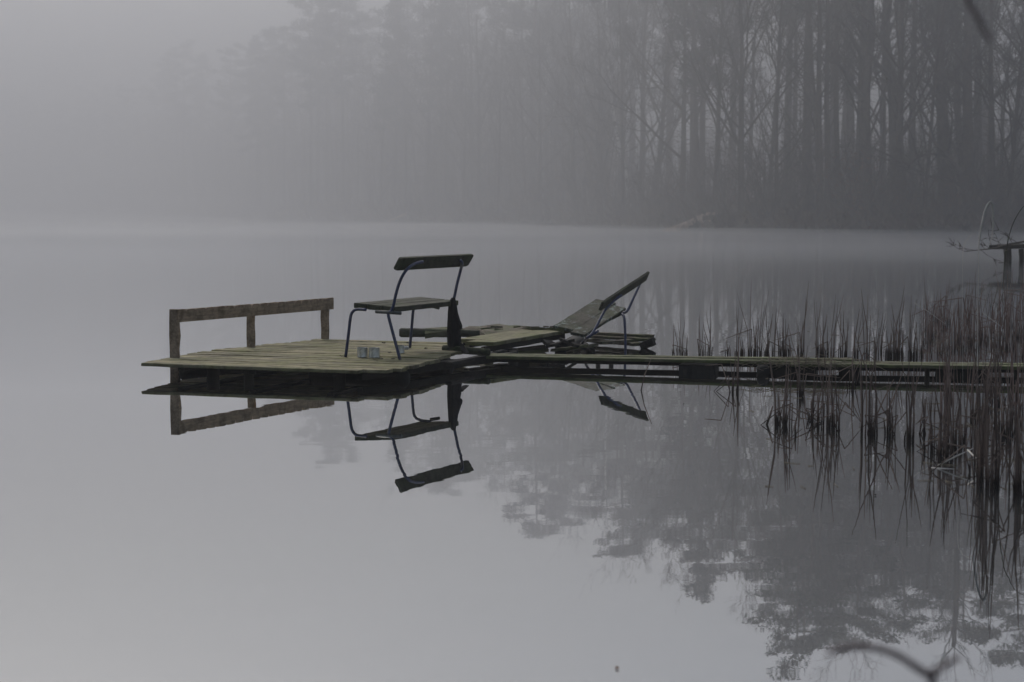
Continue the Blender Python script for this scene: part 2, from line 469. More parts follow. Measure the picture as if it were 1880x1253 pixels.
pine(3, 22.0, .20, .40, 2.3, 60)     # narrower, spruce-like
rnd = random.Random(90)
for k in range(3):                                      # slim pole trees
    a, b = MB(), MB(); rr = random.Random(95 + k)
    grow(a, b, (0, 0, -.3), V3((rr.uniform(-.08, .08), rr.uniform(-.05, .05), 1)).normalized(), (15, 17, 13)[k], (.10, .12, .085)[k], 0, 3, rr, .25)
    proto_tree('pole%d' % k, 'bare_tree', [('trunk', mesh_of(a, 'trunk', M['bark'])), ('crown', mesh_of(b, 'crown', M['twigs']))])
def shrub_proto(k, leafy):
    rr = random.Random(120 + k); a, b = MB(), MB()
    for s in range(9):
        an = rr.uniform(0, 6.28); d = V3((math.cos(an) * .45, math.sin(an) * .45, 1)).normalized()
        grow(a, a, (rr.uniform(-.3, .3), rr.uniform(-.3, .3), -.2), d, rr.uniform(2.2, 4.2), .035, 1, 3, rr, .1)
    parts = [('stems', mesh_of(a, 'stems', M['twigs']))]
    if leafy:
        for _ in range(420):
            an = rr.uniform(0, 6.28); q = V3((math.cos(an), math.sin(an), 0)) * rr.uniform(0, 1.5) + V3((0, 0, rr.uniform(.4, 3.2)))
            needle_clump(b, q, .1, 1, rr, .12)
        parts.append(('leaves', mesh_of(b, 'leaves', M['leafdry'])))
    proto_tree('shrub%d' % k, 'bare_shrub', parts)
for k in range(3): shrub_proto(k, k == 0)
def place(key, x, y, sc, rz, label, cat, group, z=None):
    name, parts = protos[key]
    t = thing(name, label, cat, (x, y, gh(x, y) - .05 if z is None else z), group)
    t.scale = (sc, sc, sc); t.rotation_euler = (0, 0, rz)
    for n, me in parts:
        o = bpy.data.objects.new(n, me); col.objects.link(o); o.parent = t
    return t
rnd = random.Random(5)
def col_place(px, off, key, sc, label, cat, group):
    d = shore_depth(px) + off
    x = (px - CX) / F * d
    return place(key, x, d, sc, rnd.uniform(0, 6.28), label, cat, group)
BARE = ['bare0', 'bare1', 'bare2', 'bare3']; PINE = ['pine0', 'pine1', 'pine2', 'pine3']; POLE = ['pole0', 'pole1', 'pole2']
LAB = {
 'bare': ('bare branched tree among many at the misty right-hand wood edge', 'bare trees at the right wood edge'),
 'pine': ('tall pine with dark crown among many in the misty right-hand wood', 'pines of the right wood'),
 'pole': ('slim bare pole of a tree crowded between thicker trunks in the mist', 'slim trees between the trunks'),
 'mbare': ('bare tree fading to grey in the middle of the far bank', 'bare trees in the middle distance'),
 'mpine': ('pine fading to grey in the middle of the far bank', 'pines in the middle distance'),
 'lbare': ('bare tree almost lost in the fog on the distant left bank', 'bare trees on the distant left bank'),
 'lpine': ('pine almost lost in the fog on the distant left bank', 'pines on the distant left bank')}
def scatter(x0, x1, n, o0, o1, mixp, pre='', s0=.88, s1=1.08):
    for i in range(n):
        px = x0 + (x1 - x0) * (i + rnd.uniform(.1, .9)) / n
        u = rnd.random()
        kind = 'pine' if u < mixp[0] else ('bare' if u < mixp[0] + mixp[1] else 'pole')
        key = rnd.choice({'pine': PINE, 'bare': BARE, 'pole': POLE}[kind])
        lk = kind if not pre else pre + ('pine' if kind == 'pine' else 'bare')
        lab, grp = LAB[lk]
        col_place(px, rnd.uniform(o0, o1), key, rnd.uniform(s0, s1) * (.84 if kind == 'bare' else 1), lab, 'tree', grp)
scatter(1010, 1990, 24, 2, 8, (.12, .50))
scatter(1000, 2020, 26, 7, 20, (.58, .27))
scatter(1000, 2050, 24, 18, 42, (.85, .1))
scatter(640, 1010, 11, 2, 9, (.35, .45), 'm')
scatter(640, 1010, 16, 9, 40, (.5, .3), 'm')
scatter(455, 640, 9, 3, 12, (.9, .1), 'm', .9, 1.04)
scatter(440, 640, 8, 12, 45, (.6, .2), 'm', .8, .95)
scatter(-160, 450, 20, 3, 15, (.6, .3), 'l', .8, 1.0)
scatter(-160, 450, 22, 15, 60, (.6, .3), 'l', .9, 1.1)
# shrubs on the water's edge
for i in range(48):
    px = 640 + 1300 * (i + rnd.random()) / 48
    k = rnd.choice(['shrub0', 'shrub1', 'shrub2', 'shrub1'])
    lf = (k == 'shrub0')
    col_place(px, rnd.uniform(1.0, 9), k, rnd.uniform(.7, 1.25), 'small shrub still holding rust-brown leaves under the misty wood' if lf else 'bare tangled grey shrub under the trees at the water edge', 'shrub', 'shrubs with rust-brown leaves' if lf else 'bare shrubs on the far bank')
# ground cover of the wood
sc = MB(); rr = random.Random(8)
N = 6500
PX = [rr.uniform(-150, 2050) for _ in range(N)]; OF = [abs(rr.gauss(0, 13)) + .3 for _ in range(N)]
D = [shore_depth(p) + o for p, o in zip(PX, OF)]; XX = [(p - CX) / F * d for p, d in zip(PX, D)]
ZZ = ground_h(np.array(XX), np.array(D))
for x, d, z, o in zip(XX, D, ZZ, OF):
    if z < .1: continue
    h = rr.uniform(.3, 1.0) * (1.0 if o < 3 else 1.9)
    for s in range(5):
        an = rr.uniform(0, 6.28); r_ = rr.uniform(0, .6); b0 = V3((x + math.cos(an) * r_, d + math.sin(an) * r_, z - .1))
        tip = b0 + V3((rr.uniform(-.7, .7) * h, rr.uniform(-.7, .7) * h, h * rr.uniform(.5, 1.2)))
        w_ = rr.uniform(.02, .05) * (1 if s else 4); sv = V3((math.cos(an + 1.6), math.sin(an + 1.6), 0)) * w_
        mid = b0.lerp(tip, .55) + V3((rr.uniform(-.2, .2), rr.uniform(-.2, .2), rr.uniform(0, .2)))
        sc.add([b0 - sv, b0 + sv, mid + sv, mid - sv, tip], [(0, 1, 2, 3), (3, 2, 4)])
# the wood behind: a mass of stems and twigs that reads as one
for i in range(7200):
    px = rr.uniform(-160, 2050) if i % 3 else rr.uniform(-160, 1120); far = px < 1120
    o = rr.uniform(8, 62); d = shore_depth(px) + o; x = (px - CX) / F * d
    top = (rr.uniform(5, 18) if far else rr.uniform(2.5, 6.5) * (1.5 if px > 1650 and rr.random() < .3 else 1))
    z = .45 + .055 * min(o, 40)
    b0 = V3((x, d, z - .3)); lean = V3((rr.gauss(0, .09), 0, 1)); wv = V3((rr.uniform(.02, .06) * (1.4 if far else 1), 0, 0))
    tip = b0 + lean * top
    sc.add([b0 - wv, b0 + wv, tip], [(0, 1, 2)])
    for s in range(9 if far else 6):
        q = b0.lerp(tip, rr.uniform(.15, .95)); e = q + V3((rr.uniform(-1, 1) * top * .22, rr.uniform(-.5, .5), rr.uniform(-.05, .9) * top * .2)); w2 = V3((0, 0, .022 * (1.6 if far else 1)))
        sc.add([q - w2, q + w2, e], [(0, 1, 2)])
tag(sc.build('undergrowth', M['scrub'], smooth=False), 'brown scrub and far stems filling the misty wood behind the bank', 'undergrowth', kind='stuff')

# the tree leaning over the water at the right, its limb bent in an arch
dT = 99.5
t = thing('leaning_tree', 'bare tree leaning left over the far bank with one limb bent in an arch', 'tree', Pd(1786, 425, dT))
mb = MB()
mb.tube(smooth_path([Pd(1787, 432, dT), Pd(1779, 385, dT), Pd(1769, 345, dT), Pd(1757, 312, dT - .5), Pd(1738, 286, dT - 1), Pd(1716, 262, dT - 1.5), Pd(1690, 232, dT - 2)], 4), [.30 - .011 * i for i in range(25)], 8)
mb.build('trunk', M['bark'], t)
mb = MB(); rr = random.Random(4)
for path in ([(1757, 312), (1735, 288), (1714, 283), (1692, 287), (1676, 297), (1666, 312)], [(1769, 345), (1740, 330), (1700, 322), (1660, 300), (1620, 280), (1590, 268)],
             [(1738, 286), (1746, 250), (1748, 210), (1740, 160)], [(1716, 262), (1700, 215), (1672, 180), (1650, 150)]):
    pl = smooth_path([Pd(x, y, dT - 1.2 + rr.uniform(-1, 1)) for x, y in path], 3)
    mb.tube(pl, [.10 - .075 * i / (len(pl) - 1) for i in range(len(pl))], 5)
    for q in pl[2:]:
        for _ in range(3):
            grow(mb, mb, q, V3((rr.uniform(-1, 1), rr.uniform(-1, 1), rr.uniform(-.2, 1))).normalized(), rr.uniform(.8, 2), .02, 3, 4, rr)
mb.build('limbs', M['twigs'], t)
# the tall forked tree right of centre, and the birch
def custom(name, label, d, trunk, r0, r1, m, seed, limbs=()):
    rr = random.Random(seed)
    t = thing(name, label, 'tree', Pd(trunk[0][0], trunk[0][1], d))
    mb = MB(); pl = smooth_path([Pd(x, y, d) for x, y in trunk], 4)
    mb.tube(pl, [r0 + (r1 - r0) * i / (len(pl) - 1) for i in range(len(pl))], 9); mb.build('trunk', m, t)
    cb = MB()
    for li in limbs:
        lp = smooth_path([Pd(x, y, d + dz) for x, y, dz in li], 4)
        cb.tube(lp, [.15 - .11 * i / (len(lp) - 1) for i in range(len(lp))], 6)
        for q in lp[3:]:
            for _ in range(2): grow(cb, cb, q, V3((rr.uniform(-1, 1), rr.uniform(-1, 1), rr.uniform(-.1, 1))).normalized(), rr.uniform(1, 2.2), .03, 2, 4, rr)
    n = len(pl)
    for i in range(n // 3, n):
        for _ in range(3): grow(cb, cb, pl[i], V3((rr.uniform(-1, 1), rr.uniform(-1, 1), rr.uniform(.1, 1.2))).normalized(), rr.uniform(1.2, 3.2), .035, 2, 4, rr)
    cb.build('crown', M['twigs'], t)
custom('oak_tree', 'thick dark tree forking into two limbs right of the three straight trunks', 103, [(1592, 420), (1590, 330), (1588, 240), (1590, 150), (1600, 60), (1596, -60), (1600, -170), (1592, -240)], .42, .07, M['bark'], 31,
       [[(1590, 120, 0), (1570, 80, 0), (1545, 40, 1), (1500, 10, 2), (1470, -40, 2)], [(1590, 190, 0), (1560, 150, -1), (1540, 120, -2), (1510, 110, -2)]])
custom('oak_tree', 'thick dark tree with steep spreading limbs left of the leaning tree', 104, [(1655, 420), (1650, 330), (1645, 250), (1640, 160), (1625, 60), (1640, -60), (1650, -160), (1642, -250)], .52, .08, M['bark'], 37,
       [[(1645, 200, 0), (1665, 150, 0), (1700, 90, 1), (1725, 20, 2), (1740, -60, 2)], [(1640, 150, 0), (1605, 110, -1), (1580, 60, -2), (1560, 20, -2)]])
custom('oak_tree', 'thick tree with fanned limbs between the leaning tree and the right edge', 101, [(1745, 420), (1740, 320), (1732, 230), (1725, 130), (1728, 40), (1720, -60), (1728, -170), (1724, -240)], .42, .07, M['bark'], 41,
       [[(1730, 180, 0), (1752, 140, 0), (1768, 90, 1), (1790, 40, 1), (1800, -60, 1)], [(1726, 140, 0), (1700, 90, 0), (1690, 30, 0)]])
custom('pine_tree', 'thick smooth straight trunk standing alone near the right edge', 100, [(1783, 418), (1780, 330), (1777, 220), (1776, 110), (1778, 0), (1776, -120), (1780, -260), (1778, -360)], .34, .12, M['bark'], 43)
for i, (x, lab) in enumerate([(1504, 'leftmost of three straight slender trunks close together under the pale gap'), (1519, 'middle of three straight slender trunks close together under the pale gap'), (1536, 'rightmost of three straight slender trunks close together under the pale gap')]):
    custom('slender_tree', lab, 101 + i * 2, [(x, 416), (x + 1, 300), (x - 1, 180), (x + 1, 60), (x, -60), (x + 2, -200)], .20, .07, M['bark'], 51 + i)
custom('birch_tree', 'thin pale birch leaning left with a mottled white trunk', 128, [(1160, 418), (1150, 330), (1141, 285), (1130, 235), (1122, 170), (1117, 100), (1114, 0), (1116, -90)], .17, .05, M['birch'], 71)

# fallen timber along the far bank
def fallen(name, label, path, r0, r1, m, d, root=False):
    mb = MB(); pl = smooth_path([Pd(x, y, d + dz) for x, y, dz in path], 4); rr = random.Random(int(path[0][0]))
    mb.tube(pl, [r0 + (r1 - r0) * i / (len(pl) - 1) + rr.uniform(-.03, .03) for i in range(len(pl))], 8)
    if root:
        for _ in range(12):
            q = pl[-1 - rr.randint(0, 3)]; e = q + V3((rr.uniform(-.3, 1.3), rr.uniform(-.6, .6), rr.uniform(-.5, .3))); mb.tube([q, q.lerp(e, .5) + V3((0, 0, .1)), e], [.17, .12, .04], 5)
    o = mb.build(name, m, loc=pl[0]); tag(o, label, 'log'); return o
fallen('fallen_log', 'pale broken log slanting out of the water onto the far bank, splintered at its top', [(1212, 427, 0), (1245, 417, .5), (1270, 408, 1), (1300, 398, 1.5)], .10, .22, M['pale_wood'], 108, True)
fallen('fallen_log', 'dark fallen trunk lying along the bank right of the pale broken log', [(1290, 402, 2), (1340, 396, 2), (1400, 399, 2), (1450, 402, 2)], .12, .2, M['bark'], 105)
fallen('fallen_log', 'dark driftwood log floating just before the middle of the far bank', [(985, 414, 0), (1030, 412, 0), (1085, 415, 0)], .14, .08, M['bark'], 132)
fallen('fallen_log', 'small pale branch leaning up from the misty bank left of centre', [(712, 407, 0), (730, 399, 0), (746, 393, 0)], .07, .10, M['pale_wood'], 158)
fallen('fallen_log', 'faint grey driftwood heap on the distant bank left of the pale branch', [(500, 403, 0), (545, 401, 1), (590, 402, 0), (620, 404, 0)], .2, .12, M['slab'], 196)

fallen('fallen_log', 'stubby pale splintered piece of trunk lying at the water below the pale broken log', [(1222, 428, 0), (1240, 422, .3), (1262, 415, .8)], .24, .16, M['pale_wood'], 106)
fallen('fallen_log', 'pale torn root plate at the upper end of the pale broken log', [(1284, 408, 1), (1296, 402, 1), (1310, 399, 1)], .38, .30, M['pale_wood'], 107, True)

# ================================================================ bathing platform
rnd = random.Random(11)
DZ = .13
left_edge = [(0, P(267, 666, DZ)), (.045, P(285, 661.5, DZ)), (.09, P(312, 656, DZ)), (.14, P(332, 651.5, DZ)), (.3, P(387, 643, DZ)), (.6, P(470, 633.5, DZ)), (1, P(592, 621.5, DZ))]
right_edge = [(0, P(652, 680, DZ)), (.06, P(722, 677.5, DZ)), (.10, P(750, 672, DZ)), (.14, P(779, 668, DZ)), (.2, P(790, 663, DZ)), (.45, P(826, 650.5, DZ)), (.75, P(862, 641, DZ)), (1, P(850, 627, DZ))]
def lerp_edge(t, e):
    for (a, p), (b, q) in zip(e, e[1:]):
        if t <= b: return p.lerp(q, (t - a) / (b - a))
    return e[-1][1]
plat = thing('bathing_platform', 'low weathered plank platform on the lake carrying the upright bench', 'platform', V3((-1.7, 16.6, 0)))
nb = 21
FLp, BLp = P(267, 666, DZ), P(592, 621.5, DZ)
dirp = V3((1.82, -.64, 0)).normalized(); perp = V3((.64, 1.82, 0)).normalized()
org = P(652, 680, DZ)
s_tot = (P(592, 621.5, DZ) - P(267, 666, DZ)).dot(perp)
s_fl = (P(267, 666, DZ) - org).dot(perp)
mb = MB()
bw = s_tot / nb
def edge_s(edge, s):   # walk an outline of points, find where it crosses the line at depth s
    pp = [p for _, p in edge]
    vals = [((p - org).dot(perp), (p - org).dot(dirp)) for p in pp]
    vals.sort()
    if s <= vals[0][0]: return vals[0][1]
    for (a, x), (b, y) in zip(vals, vals[1:]):
        if s <= b: return x + (y - x) * (s - a) / max(b - a, 1e-6)
    return vals[-1][1]
for i in range(nb):
    s = min(s_fl, 0) + bw * (i + .5)
    l = edge_s(left_edge, s) + rnd.uniform(-.012, .012); r_ = edge_s(right_edge, s) + rnd.uniform(-.035, .035)
    if i == 0: l = (FLp - org).dot(dirp); r_ = .02
    a = org + perp * s + dirp * l; b = org + perp * s + dirp * r_
    a.z = DZ + rnd.uniform(-.009, .004); b.z = DZ + rnd.uniform(-.009, .004)
    mb.plank(a, b, perp, bw - rnd.uniform(.012, .026), .028, rnd, .003, 14)
mb.build('deck_boards', M['deck'], plat, smooth=False)
def on_deck(s, l, z): p = org + perp * s + dirp * l; p.z = z; return p
s0 = min(s_fl, 0)
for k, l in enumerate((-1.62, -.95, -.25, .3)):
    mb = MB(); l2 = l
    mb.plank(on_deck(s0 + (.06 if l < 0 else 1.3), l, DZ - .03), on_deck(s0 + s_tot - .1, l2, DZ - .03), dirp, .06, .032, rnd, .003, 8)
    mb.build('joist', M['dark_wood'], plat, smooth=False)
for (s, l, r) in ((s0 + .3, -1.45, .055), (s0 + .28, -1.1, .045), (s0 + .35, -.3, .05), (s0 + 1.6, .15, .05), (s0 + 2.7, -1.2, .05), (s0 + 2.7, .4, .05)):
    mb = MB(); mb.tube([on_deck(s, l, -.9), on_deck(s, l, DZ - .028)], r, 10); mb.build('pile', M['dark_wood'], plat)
mb = MB(); mb.plank(on_deck(s0 + .2, -.05, DZ - .031), on_deck(s0 + 2.6, .46, DZ - .031), dirp, .05, .07, rnd, .004, 8); mb.build('shade_board', M['dark_wood'], plat, smooth=False)  # added dark board standing in for the shade below the right-hand deck ends
# carrying log, and added black floats filling in the shade under the boards
mb = MB()
a, b = Pd(334, 684.5, 15.95), Pd(640, 676, 17.1)
pl = [a.lerp(b, i / 12) + V3((0, 0, noise.noise(V3((i * .9, 0, 0))) * .012)) for i in range(13)]
mb.tube([pl[0] - (pl[1] - pl[0]) * .12] + pl, [.022] + [.042 + noise.noise(V3((i * 1.7, 3, 0))) * .006 for i in range(13)], 12)
mb.build('carrying_log', M['dark_wood'], plat)
for (s, l, ln) in ((s0 + .75, -.75, 1.2), (s0 + 1.9, -.65, 1.0)):
    mb = MB(); pa, pb = on_deck(s, l, .0), on_deck(s, l + ln * .75, .0)
    mb.tube([pa, pa + dirp * .03, pb - dirp * .03, pb], [.05, .085, .085, .05], 14); mb.build('float', M['black'], plat)
# low rail along the left side
posts = [((313, 331), 568, 657), ((453, 468), 577, 637), ((589.5, 604.5), 566, 623)]
pd_ = [P(321, 656, DZ), P(461, 636.5, DZ), P(597, 622.5, DZ)]
rd = (pd_[2] - pd_[0]); rd.z = 0; rd.normalize(); rn = V3((rd.y, -rd.x, 0))
railg = MB()
A = Pv(317, 568.5, pd_[0], pd_[2]); B = Pv(607, 546.5, pd_[0], pd_[2])
Ab = Pv(317, 592.5, pd_[0], pd_[2]); Bb = Pv(607, 568, pd_[0], pd_[2])
poly = [Ab, Bb, B]
nn = 17; rr = random.Random(3)
for i in range(nn, 0, -1):
    t = i / (nn + 1) + rr.uniform(-.008, .008)
    hgt = rr.uniform(.14, .42) * (1 if 3 < i < 16 else .6); wd = .013
    top = A.lerp(B, t); bot = Ab.lerp(Bb, t); lip = rr.uniform(0, .06)
    poly += [top + rd * wd * 1.5 - (top - bot) * lip, top - (top - bot) * hgt, top - rd * wd - (top - bot) * lip * .4]
poly.append(A)
rail = thing('x', 'x', 'x', (0, 0, 0)); bpy.data.objects.remove(rail)
railg.extrude([p + rn * .012 for p in poly], rn * .024)
ro = railg.build('rail_board', M['rail'], plat, smooth=False)
ro['label'] = 'brown rail board with rows of saw notches along its top edge'
for i, ((x0, x1), yt, yb) in enumerate(posts):
    mb = MB(); c = pd_[i].copy()
    wv = (x1 - x0) / F * c.y
    top = (Pv((x0 + x1) / 2, yt, pd_[0], pd_[2])).z
    rr = random.Random(30 + i)
    pp = []
    nseg = 9
    e1 = V3((1, 0, 0)); e2 = V3((0, 1, 0))
    e1 = dirp; e2 = perp
    for k in range(nseg + 1):
        z = -.5 + (top + .5) * k / nseg
        q = V3((c.x, c.y, z)) + e1 * rr.uniform(-.003, .003)
        bulge = (.012 if (i == 0 and .22 < z < .36) else 0)
        hw = wv * .46 + rr.uniform(-.002, .002); hd = .02
        pp += [q - e1 * hw - e2 * hd, q + e1 * (hw + bulge) - e2 * hd, q + e1 * (hw + bulge) + e2 * hd, q - e1 * hw + e2 * hd]
    fs = [(k * 4 + j, k * 4 + (j + 1) % 4, k * 4 + 4 + (j + 1) % 4, k * 4 + 4 + j) for k in range(nseg) for j in range(4)]
    fs += [(3, 2, 1, 0), tuple(nseg * 4 + j for j in range(4))]
    mb.add(pp, fs); mb.build('rail_post', M['rail'], plat, smooth=False)

# ---------------------------------------------------------------- upright bench
fA, fB, fC, fD = P(635, 656, DZ), P(735, 660.5, DZ), P(754, 639, DZ), P(838, 643, DZ)
vv = (fB - fA).normalized(); uu = (fC - fA).normalized()
bench = thing('tube_bench', 'upright two-plank bench with blue tubular steel frame standing on the platform', 'bench', (fA + fD) / 2)
tr = .0135
def nearf(x, y): return Pv(x, y, fA, fB)
def farf(x, y): return Pv(x, y, fC, fD)
mb = MB(); mb.tube(smooth_path([nearf(634.5, 656), nearf(640, 612), nearf(643.5, 583), nearf(647.5, 573), nearf(655, 568.5), nearf(672, 569)], 5), tr, 9); mb.build('leg', M['blue'], bench)
mb = MB(); mb.tube(smooth_path([nearf(734.5, 661), nearf(724, 622), nearf(714.5, 586), nearf(713, 577), nearf(716, 572)], 5), tr, 9); mb.build('leg', M['blue'], bench)
mb = MB(); mb.tube(smooth_path([farf(752.5, 639), farf(756, 600), farf(758.5, 572), farf(762, 563), farf(770, 559), farf(790, 558)], 5), tr, 9); mb.build('leg', M['blue'], bench)
mb = MB(); mb.tube(smooth_path([farf(846, 643), farf(836, 610), farf(828, 573), farf(828, 563), farf(832, 556)], 5), tr, 9); mb.build('leg', M['blue'], bench)
# seat: three planks, long way along uu
ux = V3((uu.x, uu.y, 0)).normalized(); vx = V3((vv.x, vv.y, 0)); vx = (vx - ux * vx.dot(ux)).normalized()
S1 = P(650, 556.5, .605); 
ZS = .605
for k, (v0, v1) in enumerate(((0, .125), (.14, .262), (.278, .405))):
    mb = MB(); vm = (v0 + v1) / 2
    a = S1 + vx * vm - V3((0, 0, .065 * vm)); b = a + ux * 1.20
    mb.plank(a, b, vx - V3((0, 0, .065)), v1 - v0, .045, rnd, .002, 10); mb.build('seat_plank', M['bench'], bench, smooth=False)
for f, x0, y0, x1, y1 in ((nearf, 690, 572.5, 736, 575.5), (farf, 790, 562, 806, 566)):
    mb = MB(); mb.tube([f(x0, y0), f(x1, y1)], .015, 9); o = mb.build('seat_tube', M['grey_tube'], bench)
# back rest
tb = nearf(746, 497)
bp0, bp1 = tb, tb + ux
def backp(x, y, off=0): return Pv(x, y, bp0 + vx * off, bp1 + vx * off)
mb = MB()
q = [backp(726, 497.5, -.05), backp(737.5, 474.5, -.01), backp(871, 468, -.01), backp(859, 489.5, -.05)]
nrm = (q[3] - q[0]).cross(q[1] - q[0]).normalized()
if nrm.dot(vx) > 0: nrm = -nrm
cut = .16
def bev(a, b, t): return a.lerp(b, t)
poly = [bev(q[0], q[3], 0.02), bev(q[0], q[1], .12), bev(q[0], q[1], .92), bev(q[1], q[2], .012), bev(q[1], q[2], .985), bev(q[2], q[3], .12), bev(q[2], q[3], .9), bev(q[3], q[0], .03)]
mb.extrude(poly, nrm * .028); mb.build('backrest', M['bench'], bench, smooth=False)
mb = MB(); mb.tube(smooth_path([nearf(717, 574), nearf(722, 562), nearf(727, 540), nearf(733, 520), nearf(740, 505), backp(749, 493, .0), backp(762, 484.5, .005), backp(776, 481, .012)], 5), tr, 9); mb.build('back_tube', M['blue'], bench)
mb = MB(); mb.tube(smooth_path([farf(830, 556), farf(834, 546), farf(839.5, 520), farf(846, 495), backp(848.5, 484, .012), backp(845, 478, .012)], 5), tr, 9); mb.build('back_tube', M['blue'], bench)

# black cloth hanging on the far rear leg
mb = MB(); rr = random.Random(2)
prof = [(547, 829, 836), (553, 825, 837), (562, 823, 839), (575, 822, 841), (588, 821.5, 845), (598, 821, 849), (603, 821, 849), (606, 821, 845), (616, 821.5, 847), (624, 822, 846.5), (632, 822.5, 848), (640, 824, 850), (645, 827, 846)]
nr = 28; vs_, fs_ = [], []
for j, (y, xl, xr) in enumerate(prof):
    cpt = Pv((xl + xr) / 2, y, fD, fD + V3((1, -.3, 0))); hw = (xr - xl) / 2 / F * cpt.y
    for k in range(nr):
        an = 2 * math.pi * k / nr
        fold = 1 + (.16 * math.sin(an * 7 + j * .18) + .07 * math.sin(an * 11 - j * .3)) * (0.4 + j / 14)
        dx = math.cos(an) * hw * (1 if abs(math.cos(an)) > .95 else fold)
        vs_.append(cpt + V3((dx, math.sin(an) * .055 * fold, rr.uniform(-.002, .002))))
for j in range(len(prof) - 1):
    for k in range(nr): fs_.append((j * nr + k, j * nr + (k + 1) % nr, (j + 1) * nr + (k + 1) % nr, (j + 1) * nr + k))
fs_ += [tuple(range(nr - 1, -1, -1)), tuple((len(prof) - 1) * nr + k for k in range(nr))]
mb.add(vs_, fs_)
fl = [Pd(843, 628, 16.6), Pd(850, 632, 16.55), Pd(861, 648, 16.4), Pd(856, 649, 16.4), Pd(848, 644, 16.5)]
mb.extrude(fl, V3((0, .03, 0)))
tag(mb.build('hanging_cloth', M['black_cloth'], loc=V3((fD.x, fD.y, DZ))), 'limp black cloth hanging from the rear corner of the upright bench', 'cloth')

# tins under the bench
def tin(name, label, x, y, rad, hgt, seed, dent=.1):
    rr = random.Random(seed); c = P(x, y, DZ + .001); n = 22; t = thing(name, label, 'tin', c)
    mb = MB(); vs_, fs_ = [], []
    rows = [0, .02, .08, .3, .5, .7, .92, .98, 1.0]
    for j, u in enumerate(rows):
        for k in range(n):
            an = 2 * math.pi * k / n; r = rad * (1 + (.03 if u in (.02, .98) else 0) + dent * .5 * noise.noise(V3((math.cos(an) * 1.4, math.sin(an) * 1.4, u * 2 + seed))) * math.sin(math.pi * u))
            vs_.append(c + V3((math.cos(an) * r, math.sin(an) * r, u * hgt)))
    for j in range(len(rows) - 1):
        for k in range(n): fs_.append((j * n + k, j * n + (k + 1) % n, (j + 1) * n + (k + 1) % n, (j + 1) * n + k))
    fs_.append(tuple(range(n - 1, -1, -1))); 
    m = len(vs_)
    for u, rf in ((1.0, .93), (.55, .9)):
        for k in range(n):
            an = 2 * math.pi * k / n; vs_.append(c + V3((math.cos(an) * rad * rf, math.sin(an) * rad * rf, u * hgt)))
    for a_, b_ in ((m - n, m), (m, m + n)):
        for k in range(n): fs_.append((a_ + k, a_ + (k + 1) % n, b_ + (k + 1) % n, b_ + k))
    fs_.append(tuple(m + n + k for k in range(n)))
    mb.add(vs_, fs_); mb.build('can_body', M['tin'], t)
    mb = MB(); mb.tube([c + V3((math.cos(2 * math.pi * k / 18) * rad, math.sin(2 * math.pi * k / 18) * rad, hgt)) for k in range(19)], .0022, 5); mb.build('rim', M['grey_tube'], t)
    return t
tin('open_tin', 'stained open tin under the bench, left one of the pair standing together', 665.5, 656, .0465, .083, 1, .14)
tin('open_tin', 'stained open tin under the bench, right one of the pair standing together', 687, 656.5, .0475, .083, 2, .1)
tin('open_tin', 'small dark tin half hidden behind the near rear leg of the bench', 735.5, 648.5, .034, .07, 3, .1)
mb = MB(); c = P(746, 642, DZ); rr = random.Random(8)
vs_ = []; fs_ = []
for j in range(6):
    for k in range(9):
        an = 2 * math.pi * k / 9; el = math.pi * (j + .3) / 5.6; r = rr.uniform(.013, .026)
        vs_.append(c + V3((math.cos(an) * math.sin(el) * r * 1.3, math.sin(an) * math.sin(el) * r, .018 + math.cos(el) * r * .8)))
for j in range(5):
    for k in range(9): fs_.append((j * 9 + k, j * 9 + (k + 1) % 9, j * 9 + 9 + (k + 1) % 9, j * 9 + 9 + k))
mb.add(vs_, fs_)
M['white'] = plain('white_paper', (.45, .45, .44), (.65, .65, .63), 30, .8, bs=.2)
tag(mb.build('crumpled_paper', M['white'], loc=V3((c.x, c.y, DZ)), smooth=False), 'tiny crumpled white scrap beside the small dark tin', 'litter')
# dead leaves on the boards
def leaf(label, x, y, w_, seed):
    rr = random.Random(seed); c = P(x, y, DZ + .004); mb = MB(); n = 8
    ring = [c + V3((math.cos(2 * math.pi * k / n) * w_ * rr.uniform(.7, 1.2), math.sin(2 * math.pi * k / n) * w_ * rr.uniform(.5, .9), rr.uniform(0, .012))) for k in range(n)]
    mb.extrude(ring, (0, 0, .003)); o = mb.build('dead_leaf', M['dark_wood'], loc=c, smooth=False)
    tag(o, label, 'leaf', 'dark wet leaves on the platform')
for i, (x, y) in enumerate([(627, 655.5), (705, 631), (715, 648.5), (700, 659.5), (722, 660.5), (749, 631), (690, 663), (782, 641)]):
    leaf('dark wet leaf lying flat on the platform boards near the bench', x, y, .02, i)

# ---------------------------------------------------------------- things behind and beside the platform
# mossy log
mb = MB(); a, b = Pd(737, 611, 18.75), Pd(905, 613, 18.9)
pl = [a.lerp(b, i / 14) + V3((0, 0, noise.noise(V3((i * .6, 9, 0))) * .01)) for i in range(15)]
pl = [pl[0] - V3((.022, 0, 0)), pl[0] - V3((.012, 0, 0))] + pl
mb.tube(pl, [.034, .043] + [.048 - .0008 * i + noise.noise(V3((i, 5, 0))) * .004 for i in range(15)], 14)
tag(mb.build('mossy_log', M['log'], loc=a - V3((0, 0, .05))), 'short mossy grey log lying behind the platform with its cut end to the left', 'log')
